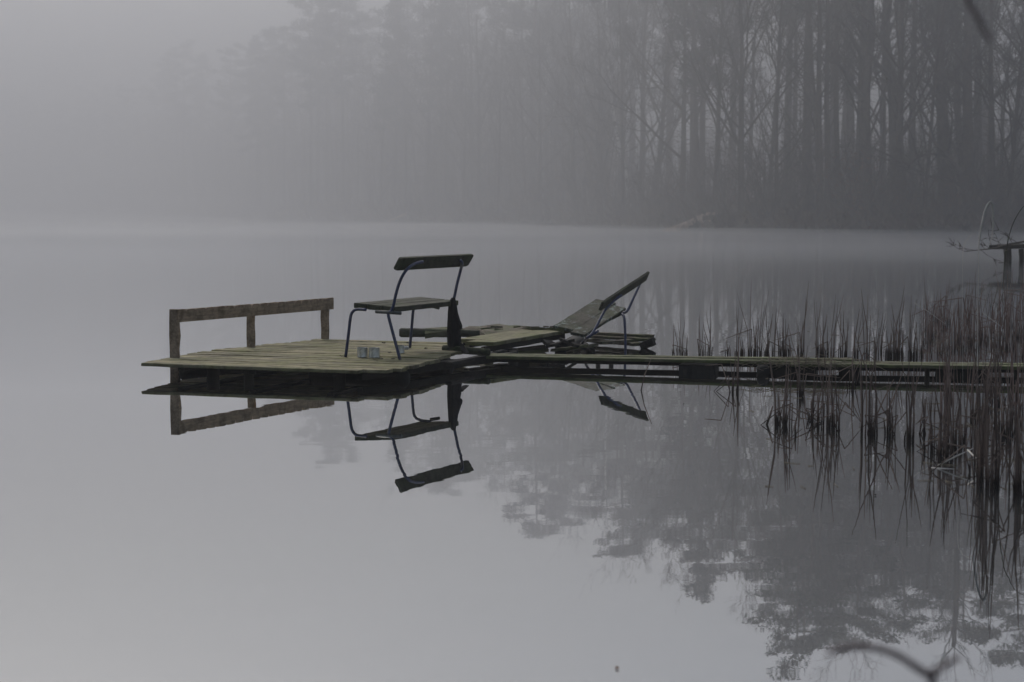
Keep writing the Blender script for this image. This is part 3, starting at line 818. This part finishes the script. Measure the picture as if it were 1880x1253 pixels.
# ragged raft slab
mb = MB(); rr = random.Random(17)
top = [(782, 603), (800, 601.5), (830, 600.5), (850, 601), (862, 599), (880, 599.5), (893, 597), (915, 595.5), (935, 597.5), (950, 597), (975, 600), (1000, 602), (1036, 604)]
vs_, fs_ = [], []
for (x, y) in top:
    a = P(x, y, (.20 if x < 885 else .235) + rr.uniform(-.01, .01)); b = P(x, 618 - (x - 885) * .07, .17) if x > 885 else V3((a.x, a.y - .22, a.z - .03))
    for j in range(6):
        t = j / 5; q = a.lerp(b, t); q.z += noise.noise(V3((x * .05, j * .9, 2))) * .022; vs_.append(q)
n = len(top)
for i in range(n - 1):
    for j in range(5): fs_.append((i * 6 + j, i * 6 + j + 1, (i + 1) * 6 + j + 1, (i + 1) * 6 + j))
m0 = len(vs_)
vs_ += [V3(q) - V3((0, 0, .05)) for q in vs_]
for i in range(n - 1):
    for j in range(5): fs_.append((m0 + i * 6 + j, m0 + (i + 1) * 6 + j, m0 + (i + 1) * 6 + j + 1, m0 + i * 6 + j + 1))
    fs_.append((i * 6, (i + 1) * 6, m0 + (i + 1) * 6, m0 + i * 6)); fs_.append((i * 6 + 5, m0 + i * 6 + 5, m0 + (i + 1) * 6 + 5, (i + 1) * 6 + 5))
for j in range(5):
    fs_.append((j, m0 + j, m0 + j + 1, j + 1)); fs_.append(((n - 1) * 6 + j, (n - 1) * 6 + j + 1, m0 + (n - 1) * 6 + j + 1, m0 + (n - 1) * 6 + j))
mb.add(vs_, fs_)
for i in range(14):   # moss and bark crumbs
    q = P(rr.uniform(860, 1010), rr.uniform(600, 606), .235); mb.tube([q, q + V3((rr.uniform(.03, .09), rr.uniform(-.03, .03), .004))], [.009, .005], 5)
tag(mb.build('rotting_raft', M['slab'], loc=P(910, 625, 0), smooth=False), 'ragged rotting slab of old boards behind the gangplanks', 'raft')
# gangplanks up to the broken bench
gang = thing('gangplank', 'pair of wide mossy boards sloping from the platform to the tilted bench', 'gangplank', P(930, 645, 0))
a0, a1 = P(890, 630, .19), P(1036, 605.5, .21); b0, b1 = P(851, 621.5, .19), P(994, 601, .21)
for k in range(2):
    mb = MB(); t = .25 + .5 * k
    a, b = a0.lerp(b0, t), a1.lerp(b1, t)
    if k == 1: b = b.lerp(a, .02)
    mb.plank(a, b, (b0 - a0), (b0 - a0).length * .47, .035, rnd, .003, 12); mb.build('board', M['ramp'], gang, smooth=False)
mb = MB(); off = V3((0, 0, -.037)); mb.plank(a0.lerp(b0, .06) + off, a1.lerp(b1, .06) + off, (b0 - a0), .05, .055, rnd, .004, 8); mb.build('bearer', M['dark_wood'], gang, smooth=False)
mb = MB(); mb.plank(a0.lerp(b0, .94) + off, a1.lerp(b1, .94) + off, (b0 - a0), .05, .055, rnd, .004, 8); mb.build('bearer', M['dark_wood'], gang, smooth=False)
# mossy cross timber at its foot
mb = MB(); a, b = P(815, 634.5, .17), P(897, 641, .16)
pl = [a.lerp(b, i / 10) + V3((0, 0, noise.noise(V3((i * .8, 1, 0))) * .008 - .03)) for i in range(11)]
mb.tube([pl[0] - (pl[1] - pl[0]) * .2] + pl + [pl[-1] + (pl[-1] - pl[-2]) * .2], [.02] + [.034 + noise.noise(V3((i * 1.3, 2, 0))) * .008 for i in range(11)] + [.018], 10)
tag(mb.build('mossy_timber', M['mossy'], loc=(a + b) / 2 - V3((0, 0, .06))), 'dark mossy cross timber under the foot of the gangplanks', 'timber')
# shattered end of planks in the water
def shard(label, quad, z, th, seed, m='ramp', name='broken_plank'):
    rr = random.Random(seed); mb = MB(); q = [P(x, y, zz) for (x, y), zz in zip(quad, z)]; n = len(q); ring = []
    for i in range(n):
        for k in range(4): ring.append(q[i].lerp(q[(i + 1) % n], k / 4) + V3((rr.uniform(-.008, .008), rr.uniform(-.015, .015), rr.uniform(-.003, .003))))
    mb.extrude([p + V3((0, 0, 0)) for p in ring], (0, 0, -th))
    tag(mb.build(name, M[m], loc=V3((q[0].x, q[0].y, 0)), smooth=False), label, 'plank')
shard('half sunken grey board slanting below the gangplanks left of the black drum', [(905, 645), (1000, 633), (1008, 641), (930, 649)], (.04, .05, .05, .035), .03, 3, 'slab')
# black drum
mb = MB(); a, b = P(1032, 643, .03), P(1062, 629, .03)
dn = (b - a).normalized()
mb.tube([a - dn * .0, a + dn * .01, a + dn * .04, a + dn * .06, b - dn * .05, b - dn * .02, b], [.05, .08, .085, .075, .08, .085, .06], 22)
mb.v = [(x + noise.noise(V3((x * 9, y * 3, z * 9))) * .02, y, z + noise.noise(V3((x * 8, y * 3 + 5, z * 8))) * .03) for x, y, z in mb.v]
tag(mb.build('floating_drum', M['black'], loc=V3(((a + b) / 2).xy.to_3d())), 'black drum floating under the end of the gangplanks', 'drum')
for i, (xa, ya, xb, yb, za, zb, w_) in enumerate([(1003, 634, 1052, 622, .10, .16, .09), (1012, 641, 1078, 633, .05, .09, .08), (1030, 622, 1082, 640, .17, .04, .06), (1046, 645, 1094, 630, .03, .08, .07), (1000, 626, 1040, 636, .15, .05, .05)]):
    mb = MB(); rr = random.Random(700 + i); mb.plank(P(xa, ya, za), P(xb, yb, zb), V3((rr.uniform(-.3, .3), 1, 0)), w_, .028, rr, .006, 8)
    c = P(xa, ya, za); tag(mb.build('broken_plank', M['slab' if i in (1, 3) else 'dark_wood'], loc=V3((c.x, c.y, 0)), smooth=False), 'dark wet broken board in the tangle under the low end of the tilted bench', 'plank', 'broken boards tangled under the tilted bench')
# waterlogged pallet right of it
pal = thing('sunken_pallet', 'grey rotting pallet lying awash behind the tilted bench legs', 'pallet', P(1140, 632, 0))
for k, (xa, ya, xb, yb, za, w_) in enumerate(((1085, 609.5, 1198, 615, .13, .08), (1082, 615, 1196, 621, .10, .16), (1080, 622, 1172, 630, .055, .16), (1100, 628, 1192, 619.5, .085, .10))):
    mb = MB(); a, b = P(xa, ya, za), P(xb, yb, za); mb.plank(a, b, V3((0, 1, 0)), w_, .03, rnd, .006, 12); mb.build('slat', M['slab'], pal, smooth=False)
mb = MB(); a, b = P(1176, 631, .05), P(1199, 621, .11); mb.plank(a, b, V3((1, 1, 0)), .07, .07, rnd, .004, 5); mb.build('bearer', M['dark_wood'], pal, smooth=False)
mb = MB(); a, b = P(1062, 624, .06), P(1085, 640, .04); mb.plank(a, b, V3((1, 0, 0)), .09, .06, rnd, .006, 5); mb.build('bearer', M['dark_wood'], pal, smooth=False)

# ---------------------------------------------------------------- tilted bench
b2 = thing('tilted_bench', 'sagging bench tipped sideways at the end of the gangplanks, seat spotted with lichen', 'bench', Pd(1075, 640, 18.2))
s_n, s_l, s_r, s_t = Pd(1070.5, 616, 18.15), Pd(1020, 596.5, 18.42), Pd(1147, 567, 19.0), Pd(1098.5, 546.5, 19.27)
def quadpt(u, v): return s_n.lerp(s_r, u).lerp(s_l.lerp(s_t, u), v)
for v0, v1 in ((0, .40), (.41, 1.0)):
    mb = MB(); c0, c1 = quadpt(0, (v0 + v1) / 2), quadpt(1, (v0 + v1) / 2)
    mb.plank(c0, c1, s_l - s_n, (s_l - s_n).length * (v1 - v0), .032, rnd, .003, 12); mb.build('seat_plank', M['bench_old'], b2, smooth=False)
q = [Pd(1097, 570, 18.22), Pd(1106, 552.5, 18.2), Pd(1190.5, 496.5, 19.05), Pd(1181, 515, 19.07)]
mb = MB(); nrm = (q[2] - q[1]).cross(q[0] - q[1]).normalized()
if nrm.z < 0: nrm = -nrm
e = (q[2] - q[1]).normalized(); sidev = (q[0] - q[1])
mb.plank(q[1].lerp(q[0], .5), q[2].lerp(q[3], .5), sidev, .105, .028, rnd, .002, 8); mb.build('backrest', M['bench'], b2, smooth=False)
def tb2(name, path, r=.0135, m='blue'):
    mb = MB(); mb.tube(smooth_path([Pd(x, y, d) for x, y, d in path], 5), r, 9); mb.build(name, M[m], b2)
tb2('back_tube', [(1141, 543, 18.5), (1134, 547, 18.45), (1124, 555.5, 18.4), (1112, 568, 18.3), (1102, 586, 18.2), (1095, 600, 18.15), (1086, 614, 18.1), (1077, 621, 18.1)])
tb2('back_tube', [(1176, 519, 19.1), (1172, 528, 19.05), (1161, 552, 18.95), (1153, 569, 18.9), (1148, 574, 18.9), (1141, 575, 18.95)])
tb2('leg', [(1134, 576, 18.95), (1141, 577, 18.9), (1145.5, 582, 18.85), (1147, 595, 18.8), (1148, 620, 18.75), (1148.5, 668, 18.6)])
tb2('leg', [(1098, 608, 18.25), (1088, 614, 18.2), (1078, 621, 18.3), (1068, 632, 18.8), (1060, 645, 19.0)])
tb2('seat_tube', [(1122, 585.5, 18.88), (1146, 573.5, 18.95)], .017, 'mossy')

# ---------------------------------------------------------------- walkway to the bank
walk = thing('plank_walkway', 'long narrow mossy plank walkway running right to the reeds just above the water', 'walkway', P(1300, 680, 0))
def wboard(x0, y0, x1, y1, z0, z1, w_, th=.028, seed=0, jit=.003):
    mb = MB(); a, b = P(x0, y0, z0), P(x1, y1, z1); mb.plank(a, b, V3((.1, 1, 0)), w_, th, random.Random(seed), jit, 30); mb.build('board', M['walk'], walk, smooth=False)
wboard(893, 649.7, 1568, 659.2, .10, .125, .15, seed=1, jit=.004)
wboard(897, 652.5, 1460, 663.0, .10, .115, .15, seed=2, jit=.004)
wboard(1440, 663.0, 2300, 672.8, .105, .125, .15, seed=3, jit=.004)
wboard(1452, 666.4, 2300, 677.0, .105, .125, .15, seed=4, jit=.004)
for x0, y0, x1, y1, z in ((900, 654.5, 1455, 665.5, .072), (1450, 668.5, 2290, 679, .072)):
    mb = MB(); mb.plank(P(x0, y0, z), P(x1, y1, z), V3((.1, 1, 0)), .06, .05, rnd, .003, 20); mb.build('bearer', M['dark_wood'], walk, smooth=False)
for x0, y0, x1, y1, w_, z in ((1250, 668.5, 1316, 670, .22, .06), (1545, 671, 1575, 672, .2, .06), (1718, 675, 1812, 677, .26, .06), (1395, 668, 1500, 670.5, .14, .062)):
    mb = MB(); mb.plank(P(x0, y0, z), P(x1, y1, z), V3((.1, 1, 0)), w_, .12, rnd, .006, 8); mb.build('block', M['black'], walk, smooth=False)
for x, y in ((1098, 667), (1122, 667), (1574, 690), (1702, 692), (1812, 693), (1866, 694)):
    mb = MB(); c = P(x, y, 0); mb.tube([c - V3((0, 0, .5)), V3((c.x, c.y, .085))], .022, 8); mb.build('pile', M['dark_wood'], walk)
mb = MB(); c = P(1404, 690, 0); mb.tube([c + V3((-.02, -.06, .03)), c + V3((.03, .35, .03))], .055, 14); mb.build('float', M['black'], walk)

# ---------------------------------------------------------------- reeds
def stalks(mb, base, n, hmin, hmax, rnd, spread, lean=.10, r=.0045, thick=1.0):
    for _ in range(n):
        b = base + V3((rnd.gauss(0, spread), rnd.gauss(0, spread), -.12))
        h = rnd.triangular(hmin, hmax, hmin + .5 * (hmax - hmin)); dx, dy = rnd.gauss(0, lean), rnd.gauss(0, lean)
        cur = rnd.gauss(0, .05) * h
        p = [b, b + V3((dx * .35 * h, dy * .35 * h, h * .4 + .12)), b + V3((dx * .75 * h + cur, dy * .75 * h, h * .75 + .12)), b + V3((dx * 1.1 * h + cur * 1.5, dy * h, h + .12))]
        rr_ = r * rnd.uniform(.7, 1.25)
        mb.tube(p, [rr_ * 1.15, rr_, rr_ * .75, rr_ * .3], 4, cap=False)
def bent(mb, base, h, ang, h2, ang2, rnd, r=.0045, depth=0):
    b = base + V3((0, 0, -.08)); k = base + V3((math.sin(ang) * h, depth, math.cos(ang) * h)); e = k + V3((math.sin(ang2) * h2, depth, math.cos(ang2) * h2))
    mb.tube([b, b.lerp(k, .5), k], [r * 1.2, r, r], 4); mb.tube([k, k.lerp(e, .6), e], [r, r * .9, r * .4], 4)
# clumps in front of the walkway: x, waterline y, number, height of tallest in px
rnd = random.Random(77)
front = [
 (1352, 720, 6, 125, 'small reed tuft nearest the tilted bench, in front of the walkway'),
 (1430, 780, 4, 125, 'leftmost dark reed tuft standing well out in front of the walkway'),
 (1442, 783, 6, 130, 'dark-footed reed tuft just right of the leftmost front tuft'),
 (1471, 728, 5, 130, 'upright reed bunch rising in front of the walkway lap joint'),
 (1491, 770, 3, 90, 'sparse reed tuft between the lap-joint bunch and the thick front tuft'),
 (1499, 780, 4, 110, 'short bent reed tuft left of the thick front tuft'),
 (1519, 783, 11, 150, 'thick fan of reeds in front of the walkway with a black foot'),
 (1533, 790, 5, 130, 'narrow reed tuft touching the right side of the thick fan'),
 (1566, 716, 2, 150, 'pair of solitary tall reed stalks in front of the walkway'),
 (1597, 798, 10, 165, 'dense tall reed clump left of the crossed stalks'),
 (1637, 797, 6, 100, 'short reed clump right of the crossed stalks'),
 (1671, 810, 9, 170, 'tall brown reed clump leaning right before the dense stand'),
 (1694, 797, 4, 90, 'thin reed tuft with a pale ring on the water'),
 (1714, 830, 7, 130, 'reed clump at the left edge of the dense front stand'),
 (1733, 842, 8, 150, 'reed clump behind the fallen pale stalks'),
 (1750, 826, 6, 140, 'reed clump in the middle of the dense front stand'),
 (1766, 812, 7, 170, 'straight reed clump in the dense front stand'),
 (1800, 868, 12, 215, 'big reed clump beside the largest one near the right edge'),
 (1815, 895, 14, 250, 'largest and nearest reed clump with a black tangled foot'),
 (1850, 800, 8, 170, 'reed clump behind the largest one near the right edge'),
 (1869, 905, 10, 210, 'dark reed clump cut by the right edge of the photo'),
 (1905, 880, 10, 200, 'reed clump just beyond the right edge'),
 (1790, 770, 7, 160, 'reed clump set back in the dense stand by the walkway'),
 (1830, 745, 8, 170, 'reed clump close to the walkway near the right edge'),
]
for i, (x, y, n, hp, lab) in enumerate(front):
    b = P(x, y, 0); hm = hp / F * b.y; mb = MB()
    stalks(mb, b, n, hm * .3, hm * 1.3, rnd, .010 + .0015 * n, .04, .0040)
    stalks(mb, b, int(n * .7) + 1, .02, .13, rnd, .012 + .0015 * n, .09, .0042)          # broken old feet
    for _ in range(rnd.randint(1, 3)): bent(mb, b + V3((rnd.uniform(-.05, .05), rnd.uniform(-.05, .05), 0)), hm * rnd.uniform(.2, .5), rnd.uniform(-.6, .6), hm * rnd.uniform(.2, .5), rnd.uniform(1.6, 2.5) * rnd.choice((-1, 1)), rnd, .0034)
    tag(mb.build('reed_clump', M['reed'], loc=V3((b.x, b.y, 0))), lab, 'reeds', 'reed clumps in front of the walkway')
# thin tufts along the back of the walkway
back = [(1241, 655, 2, 75), (1250, 654, 3, 85), (1256, 655, 2, 60), (1286, 652, 3, 100), (1296, 653, 3, 80), (1303, 651, 3, 105), (1337, 655, 2, 40), (1353, 654, 3, 110), (1362, 653, 3, 45),
        (1376, 652, 2, 160), (1387, 651, 5, 90), (1396, 652, 3, 145), (1408, 652, 5, 85), (1419, 653, 3, 110), (1432, 654, 5, 85), (1440, 654, 6, 95), (1447, 653, 4, 65), (1466, 652, 3, 95), (1473, 655, 3, 150),
        (1500, 646, 3, 130), (1508, 653, 4, 95), (1517, 654, 4, 90), (1528, 653, 3, 140), (1545, 652, 4, 115), (1553, 655, 3, 95), (1571, 654, 3, 100), (1593, 657, 4, 150), (1607, 655, 3, 95), (1619, 645, 3, 90),
        (1630, 655, 4, 60), (1640, 655, 4, 100), (1648, 654, 5, 150), (1655, 655, 4, 70), (1672, 655, 4, 125), (1681, 656, 4, 80), (1690, 655, 4, 90)]
for i, (x, y, n, hp) in enumerate(back):
    b = P(x, y, 0); hm = hp / F * b.y; mb = MB()
    stalks(mb, b, n, hm * .45, hm, rnd, .012, .035, .0038); stalks(mb, b, n + 1, .04, .13, rnd, .014, .08, .0045)
    if i % 3 == 0: bent(mb, b, hm * .3, rnd.uniform(-.3, .3), hm * .35, rnd.uniform(1.7, 2.4) * rnd.choice((-1, 1)), rnd, .004)
    lab = 'small sparse reed tuft in the row behind the walkway'
    if i == 9: lab = 'tallest lone reed stalk behind the walkway, far taller than its neighbours'
    tag(mb.build('reed_clump', M['reed'], loc=V3((b.x, b.y, 0))), lab, 'reeds', 'sparse reed tufts behind the walkway')
for i in range(42):
    x = 1698 + 230 * (i / 41) + rnd.uniform(-5, 5); y = rnd.uniform(612, 668) if i % 2 else rnd.uniform(585, 640)
    b = P(x, y, 0); hm = rnd.uniform(.4, .85) * (1.15 if x > 1780 else 1); mb = MB()
    stalks(mb, b, rnd.randint(4, 6), hm * .35, hm, rnd, .04, .04, .0036); stalks(mb, b, 3, .04, .16, rnd, .05, .12, .0042)
    if i % 2 == 0: bent(mb, b, hm * rnd.uniform(.25, .6), rnd.uniform(-.3, .3), hm * .4, rnd.uniform(1.4, 2.4) * rnd.choice((-1, 1)), rnd, .004)
    tag(mb.build('reed_clump', M['reed_red'], loc=V3((b.x, b.y, 0))), 'red-brown reed clump packed in the dense bed behind the walkway at the right', 'reeds', 'reed clumps of the dense right-hand bed')
# reeds growing tall through the stand before the walkway
for i in range(13):
    x = 1700 + 210 * rnd.random(); y = rnd.uniform(700, 790)
    b = P(x, y, 0); hm = rnd.uniform(.4, .75); mb = MB()
    stalks(mb, b, rnd.randint(3, 5), hm * .4, hm, rnd, .02, .04, .0034); stalks(mb, b, 3, .03, .10, rnd, .02, .1, .005)
    tag(mb.build('reed_clump', M['reed_red'], loc=V3((b.x, b.y, 0))), 'loose reed clump between the dense front stand and the walkway', 'reeds', 'loose reed clumps before the walkway at the right')
# broken single stalks
def stick(label, path, d, r=.005, m='reed', name='broken_reed', grp=None):
    mb = MB(); pp = [Pd(x, y, dd) for (x, y), dd in zip(path, d)]; mb.tube(pp, [r] * (len(pp) - 1) + [r * .5], 5)
    tag(mb.build(name, M[m], loc=pp[0]), label, 'reed', grp)
def wd(y): return P(940, y, 0).y
stick('broken reed stalk leaning right beside the tilted bench, in front of the walkway', [(1176, 722), (1183, 690), (1197, 655)], [wd(717)] * 3, .0045)
stick('stubby black reed stub leaning right at the left of the front reeds', [(1407, 783), (1413, 765), (1419, 746)], [wd(780)] * 3, .008)
stick('short thick dark-red reed stub standing alone in front of the thick fan', [(1461, 806), (1460, 790), (1461, 772)], [wd(800)] * 3, .007)
stick('folded reed stalk reaching right to a sharp elbow on the water', [(1446, 745), (1480, 760), (1510, 779), (1480, 792)], [wd(778)] * 3 + [wd(782)], .0045)
stick('one of two crossed reed stalks, leaning right', [(1602, 780), (1622, 735), (1641, 697)], [wd(798)] * 3, .0045)
stick('one of two crossed reed stalks, leaning left', [(1634, 772), (1620, 750), (1610, 728)], [wd(798)] * 3, .0045)
stick('long pale fallen stalk crossing the dense stand upwards to the right', [(1722, 855), (1755, 838), (1790, 822)], [wd(858), wd(856), wd(854)], .0045, 'reed_pale', 'fallen_reed')
stick('pale fallen stalk slanting down to the right in the dense stand', [(1776, 826), (1795, 845), (1812, 864)], [wd(858), wd(862), wd(868)], .0042, 'reed_pale', 'fallen_reed')
stick('thin pale stalk lying flat on the water at the foot of the dense stand', [(1710, 859), (1730, 860.5), (1752, 861.5)], [wd(859), wd(860.5), wd(861.5)], .004, 'reed_pale', 'fallen_reed')
stick('dark stalk lying across the dense stand from left to right', [(1740, 815), (1775, 822), (1800, 826), (1845, 812)], [wd(850), wd(850), wd(850), wd(855)], .005, 'reed', 'fallen_reed')
stick('thin pale stalk on the water beside the leftmost front reeds behind the walkway', [(1354, 617.5), (1366, 617), (1377, 617.5)], [wd(655)] * 3, .003, 'reed_pale', 'fallen_reed')
stick('pale stalk bent over the dense bed at its left', [(1678, 556), (1705, 573), (1735, 595)], [14.5] * 3, .0025, 'reed_pale', 'fallen_reed')
stick('pale stalk slanting over the middle of the dense bed', [(1805, 575), (1822, 588), (1838, 600)], [14.5] * 3, .003, 'reed_pale', 'fallen_reed')
# the pale reed bent in a hoop, and its smaller neighbour
def arch(label, path, d, r, m):
    mb = MB(); pp = smooth_path([Pd(x, y, d) for x, y in path], 5); n = len(pp); mb.tube(pp, [r * (.35 + .9 * max(0, min(1, (i / n - .18) * 4))) if i < n * .6 else r * (1.3 - 1.0 * (i - n * .6) / (n * .4)) for i in range(n)], 6)
    tag(mb.build('bent_reed', M[m], loc=V3((pp[0].x, pp[0].y, 0))), label, 'reed')
arch('tall pale reed bent over in a hoop near the right edge', [(1795, 735), (1795, 600), (1796, 520), (1797, 455), (1800, 430), (1805, 403), (1812, 380), (1818, 372), (1822, 376), (1823.5, 392), (1823, 415), (1821, 435), (1817, 450)], 13.6, .008, 'reed_pale')
arch('small faint hoop of reed left of the tall pale hoop', [(1768, 740), (1767, 600), (1767, 500), (1769, 455), (1777, 438), (1788, 430), (1799, 437), (1806, 455)], 14.0, .0022, 'reed_pale')
arch('thin black stalk arching up towards the right edge', [(1838, 740), (1840, 600), (1842, 520), (1846, 470), (1855, 425), (1868, 395), (1884, 375), (1900, 368)], 13.8, .0026, 'mossy')
# dead grass matted on the lap joint of the walkway
mb = MB(); rr = random.Random(6)
for _ in range(150):
    x = rr.gauss(1480, 48); y = rr.uniform(656, 668); a = P(x, y, .125 + rr.uniform(-.01, .012))
    if a.y < 15: continue
    an = rr.gauss(0, .5); L = rr.uniform(.06, .28); e = a + V3((math.cos(an) * L * rr.choice((-1, 1)), math.sin(an) * L * .5 - .05, rr.uniform(-.08, .02)))
    mb.tube([a, a.lerp(e, .5) + V3((0, 0, rr.uniform(0, .02))), e], [.0022, .002, .001], 3, cap=False)
tag(mb.build('dead_grass', M['debris'], loc=P(1480, 664, .12)), 'matted dead grass draped over the lap joint of the walkway', 'dead grass', kind='stuff')
# floating litter between the reeds
mb = MB(); rr = random.Random(16)
for _ in range(170):
    x = rr.uniform(1700, 1880) if rr.random() < .6 else rr.uniform(1380, 1880); y = rr.uniform(608, 648) if rr.random() < .5 else rr.uniform(690, 900)
    c = P(x, y, .003); an = rr.uniform(0, 6.28); L = rr.uniform(.01, .06); sv = V3((math.cos(an), math.sin(an), 0))
    mb.tube([c - sv * L, c + sv * L], [.002, .0012], 4)
tag(mb.build('floating_litter', M['debris'], loc=P(1790, 650, 0)), 'scraps of reed floating on the water among the stalks', 'litter', kind='stuff')

for i, (x, y) in enumerate([(1132, 1228), (1607, 910), (1255, 742)]):
    rr = random.Random(500 + i); c = P(x, y, .002); mb = MB(); n = 7; w_ = rr.uniform(.003, .007)
    ring = [c + V3((math.cos(2 * math.pi * k / n) * w_ * rr.uniform(.6, 1.3), math.sin(2 * math.pi * k / n) * w_ * 1.6 * rr.uniform(.6, 1.3), rr.uniform(0, .003))) for k in range(n)]
    mb.extrude(ring, (0, 0, .003))
    tag(mb.build('floating_leaf', M['leafdry' if i % 3 == 0 else 'dark_wood'], loc=c, smooth=False), 'tiny leaf speck floating alone on the open calm water', 'leaf', 'leaf specks floating on the open water')
# ---------------------------------------------------------------- small jetty off to the right
jt = thing('far_jetty', 'dark little timber jetty on posts at the right edge, farther off than the reeds', 'jetty', P(1880, 487, 0))
a, b = Pd(1826, 449, 45), Pd(1990, 447, 44)
mb = MB(); mb.plank(a, b, V3((0, 1, 0)), 1.0, .10, rnd, .015, 12); mb.build('deck_boards', M['dark_wood'], jt, smooth=False)
for x, y in ((1851, 489), (1874, 489), (1846, 486), (1925, 488), (1950, 486)):
    c = P(x, y, 0); mb = MB(); mb.tube([c - V3((0, 0, .8)), V3((c.x + .02, c.y, .2)), V3((c.x, c.y, .41))], [.055, .06, .065], 10); mb.build('post', M['dark_wood'], jt)
mb = MB(); rr = random.Random(14)
main = smooth_path([Pd(1930, 430, 44), Pd(1880, 444, 44), Pd(1850, 449, 43.9), Pd(1825, 456, 43.8), Pd(1800, 459, 43.8), Pd(1772, 462, 43.8)], 3)
mb.tube(main, [.03 - .0014 * i for i in range(len(main))], 5)
for q in main[4:]:
    for _ in range(1): grow(mb, mb, q, V3((rr.uniform(-1.2, .3), rr.uniform(-.3, .3), rr.uniform(-.2, .9))).normalized(), rr.uniform(.25, .65), .009, 3, 4, rr, .02)
tag(mb.build('cut_branch', M['twigs'], loc=main[0]), 'bare twiggy branch lying over the little jetty at the right edge', 'branch')

# ---------------------------------------------------------------- out-of-focus branches close to the camera
def near_branch(label, paths, name='near_branch'):
    mb = MB()
    for path, r in paths:
        pl = smooth_path([Pd(*p) for p in path], 5); n = len(pl)
        mb.tube(pl, [r[0] + (r[1] - r[0]) * i / (n - 1) + noise.noise(V3((i * 1.1, r[0] * 900, 0))) * r[0] * .18 for i in range(n)], 8)
    tag(mb.build(name, M['branch'], loc=Pd(*paths[0][0][0])), label, 'branch')
near_branch('blurred forked bare twig arching into the lower right corner, close to the camera', [
  ([(1740, 2000, 2.2), (1722, 1500, 2.2), (1712, 1255, 2.2), (1702, 1240, 2.2), (1680, 1224, 2.2), (1652, 1206, 2.2), (1620, 1193, 2.2), (1585, 1188, 2.2), (1550, 1190, 2.2), (1518, 1198, 2.2)], (.0055, .0036)),
  ([(1709, 1245, 2.2), (1725, 1230, 2.2), (1745, 1216, 2.2), (1764, 1206, 2.2)], (.0042, .0026))])
near_branch('blurred dark twig hanging down into the top right corner', [
  ([(2300, -900, 2.4), (1960, -480, 2.4), (1830, -220, 2.4), (1778, -40, 2.4), (1779, 5, 2.4), (1790, 24, 2.4), (1799, 40, 2.4), (1805, 55, 2.4), (1812, 66, 2.4), (1818, 75, 2.4)], (.0045, .0022))])

# ================================================================ haze
hz = MB(); x0, x1, y0, y1, z0, z1 = -690, 490, -62, 790, -2.4, 42
hz.add([(x0, y0, z0), (x1, y0, z0), (x1, y1, z0), (x0, y1, z0), (x0, y0, z1), (x1, y0, z1), (x1, y1, z1), (x0, y1, z1)],
       [(0, 3, 2, 1), (4, 5, 6, 7), (0, 1, 5, 4), (1, 2, 6, 5), (2, 3, 7, 6), (3, 0, 4, 7)])
mh = bpy.data.materials.new('haze'); mh.use_nodes = True; nt = mh.node_tree; nt.nodes.clear()
pv = nt.nodes.new('ShaderNodeVolumePrincipled'); pv.inputs['Color'].default_value = (.868, .873, .892, 1)
pv.inputs['Density'].default_value = HAZE_D; pv.inputs['Anisotropy'].default_value = .40
om = nt.nodes.new('ShaderNodeOutputMaterial'); nt.links.new(pv.outputs[0], om.inputs['Volume'])
tag(hz.build('haze', mh, smooth=False), 'pale mist filling the air over the lake', 'haze', kind='stuff')

ms = MB(); x0, x1, y0, y1, z0, z1 = -670, 470, 79, 770, -2.0, 39
ms.add([(x0, y0, z0), (x1, y0, z0), (x1, y1, z0), (x0, y1, z0), (x0, y0, z1), (x1, y0, z1), (x1, y1, z1), (x0, y1, z1)],
       [(0, 3, 2, 1), (4, 5, 6, 7), (0, 1, 5, 4), (1, 2, 6, 5), (2, 3, 7, 6), (3, 0, 4, 7)])
mm = mh.copy(); mm.name = 'mist_bank'; mm.node_tree.nodes['Principled Volume'].inputs['Density'].default_value = MIST_D
tag(ms.build('mist', mm, smooth=False), 'thicker mist bank over the far water and wood', 'mist', kind='stuff')

# low veil of mist lying on the water, thin at the near edge and thicker towards the bank, with an uneven top
vl = MB(); gx = [-230 + 3.2 * i for i in range(98)]; gy = [20 + 1.7 * i for i in range(78)]
def veil_h(x, y):
    k = min(1, ((y - 20) / 65.0) ** 1.6) * min(1, (gy[-1] - y) / 12.0) * min(1, (x + 230) / 60.0) * min(1, (gx[-1] - x) / 12.0)
    n = .5 + .9 * noise.noise(V3((x * .045, y * .06, 4))) + .5 * noise.noise(V3((x * .14, y * .15, 9)))
    return .03 + max(0, k) * max(.06, min(.50, .12 + .34 * n))
nxv = len(gx)
vl.v = [(x, y, veil_h(x, y)) for y in gy for x in gx] + [(x, y, -.5) for y in gy for x in gx]
nv = nxv * len(gy)
for j in range(len(gy) - 1):
    for i in range(nxv - 1):
        a = j * nxv + i; vl.f.append((a, a + 1, a + nxv + 1, a + nxv)); vl.f.append((nv + a, nv + a + nxv, nv + a + nxv + 1, nv + a + 1))
for i in range(nxv - 1):
    a = i; vl.f.append((a, nv + a, nv + a + 1, a + 1)); a = (len(gy) - 1) * nxv + i; vl.f.append((a + 1, nv + a + 1, nv + a, a))
for j in range(len(gy) - 1):
    a = j * nxv; vl.f.append((a + nxv, nv + a + nxv, nv + a, a)); a = j * nxv + nxv - 1; vl.f.append((a, nv + a, nv + a + nxv, a + nxv))
mv = mh.copy(); mv.name = 'low_mist'; mv.node_tree.nodes['Principled Volume'].inputs['Density'].default_value = .0125
tag(vl.build('low_mist', mv, smooth=False), 'thin low veil of mist lying on the water before the bank', 'mist', kind='stuff')
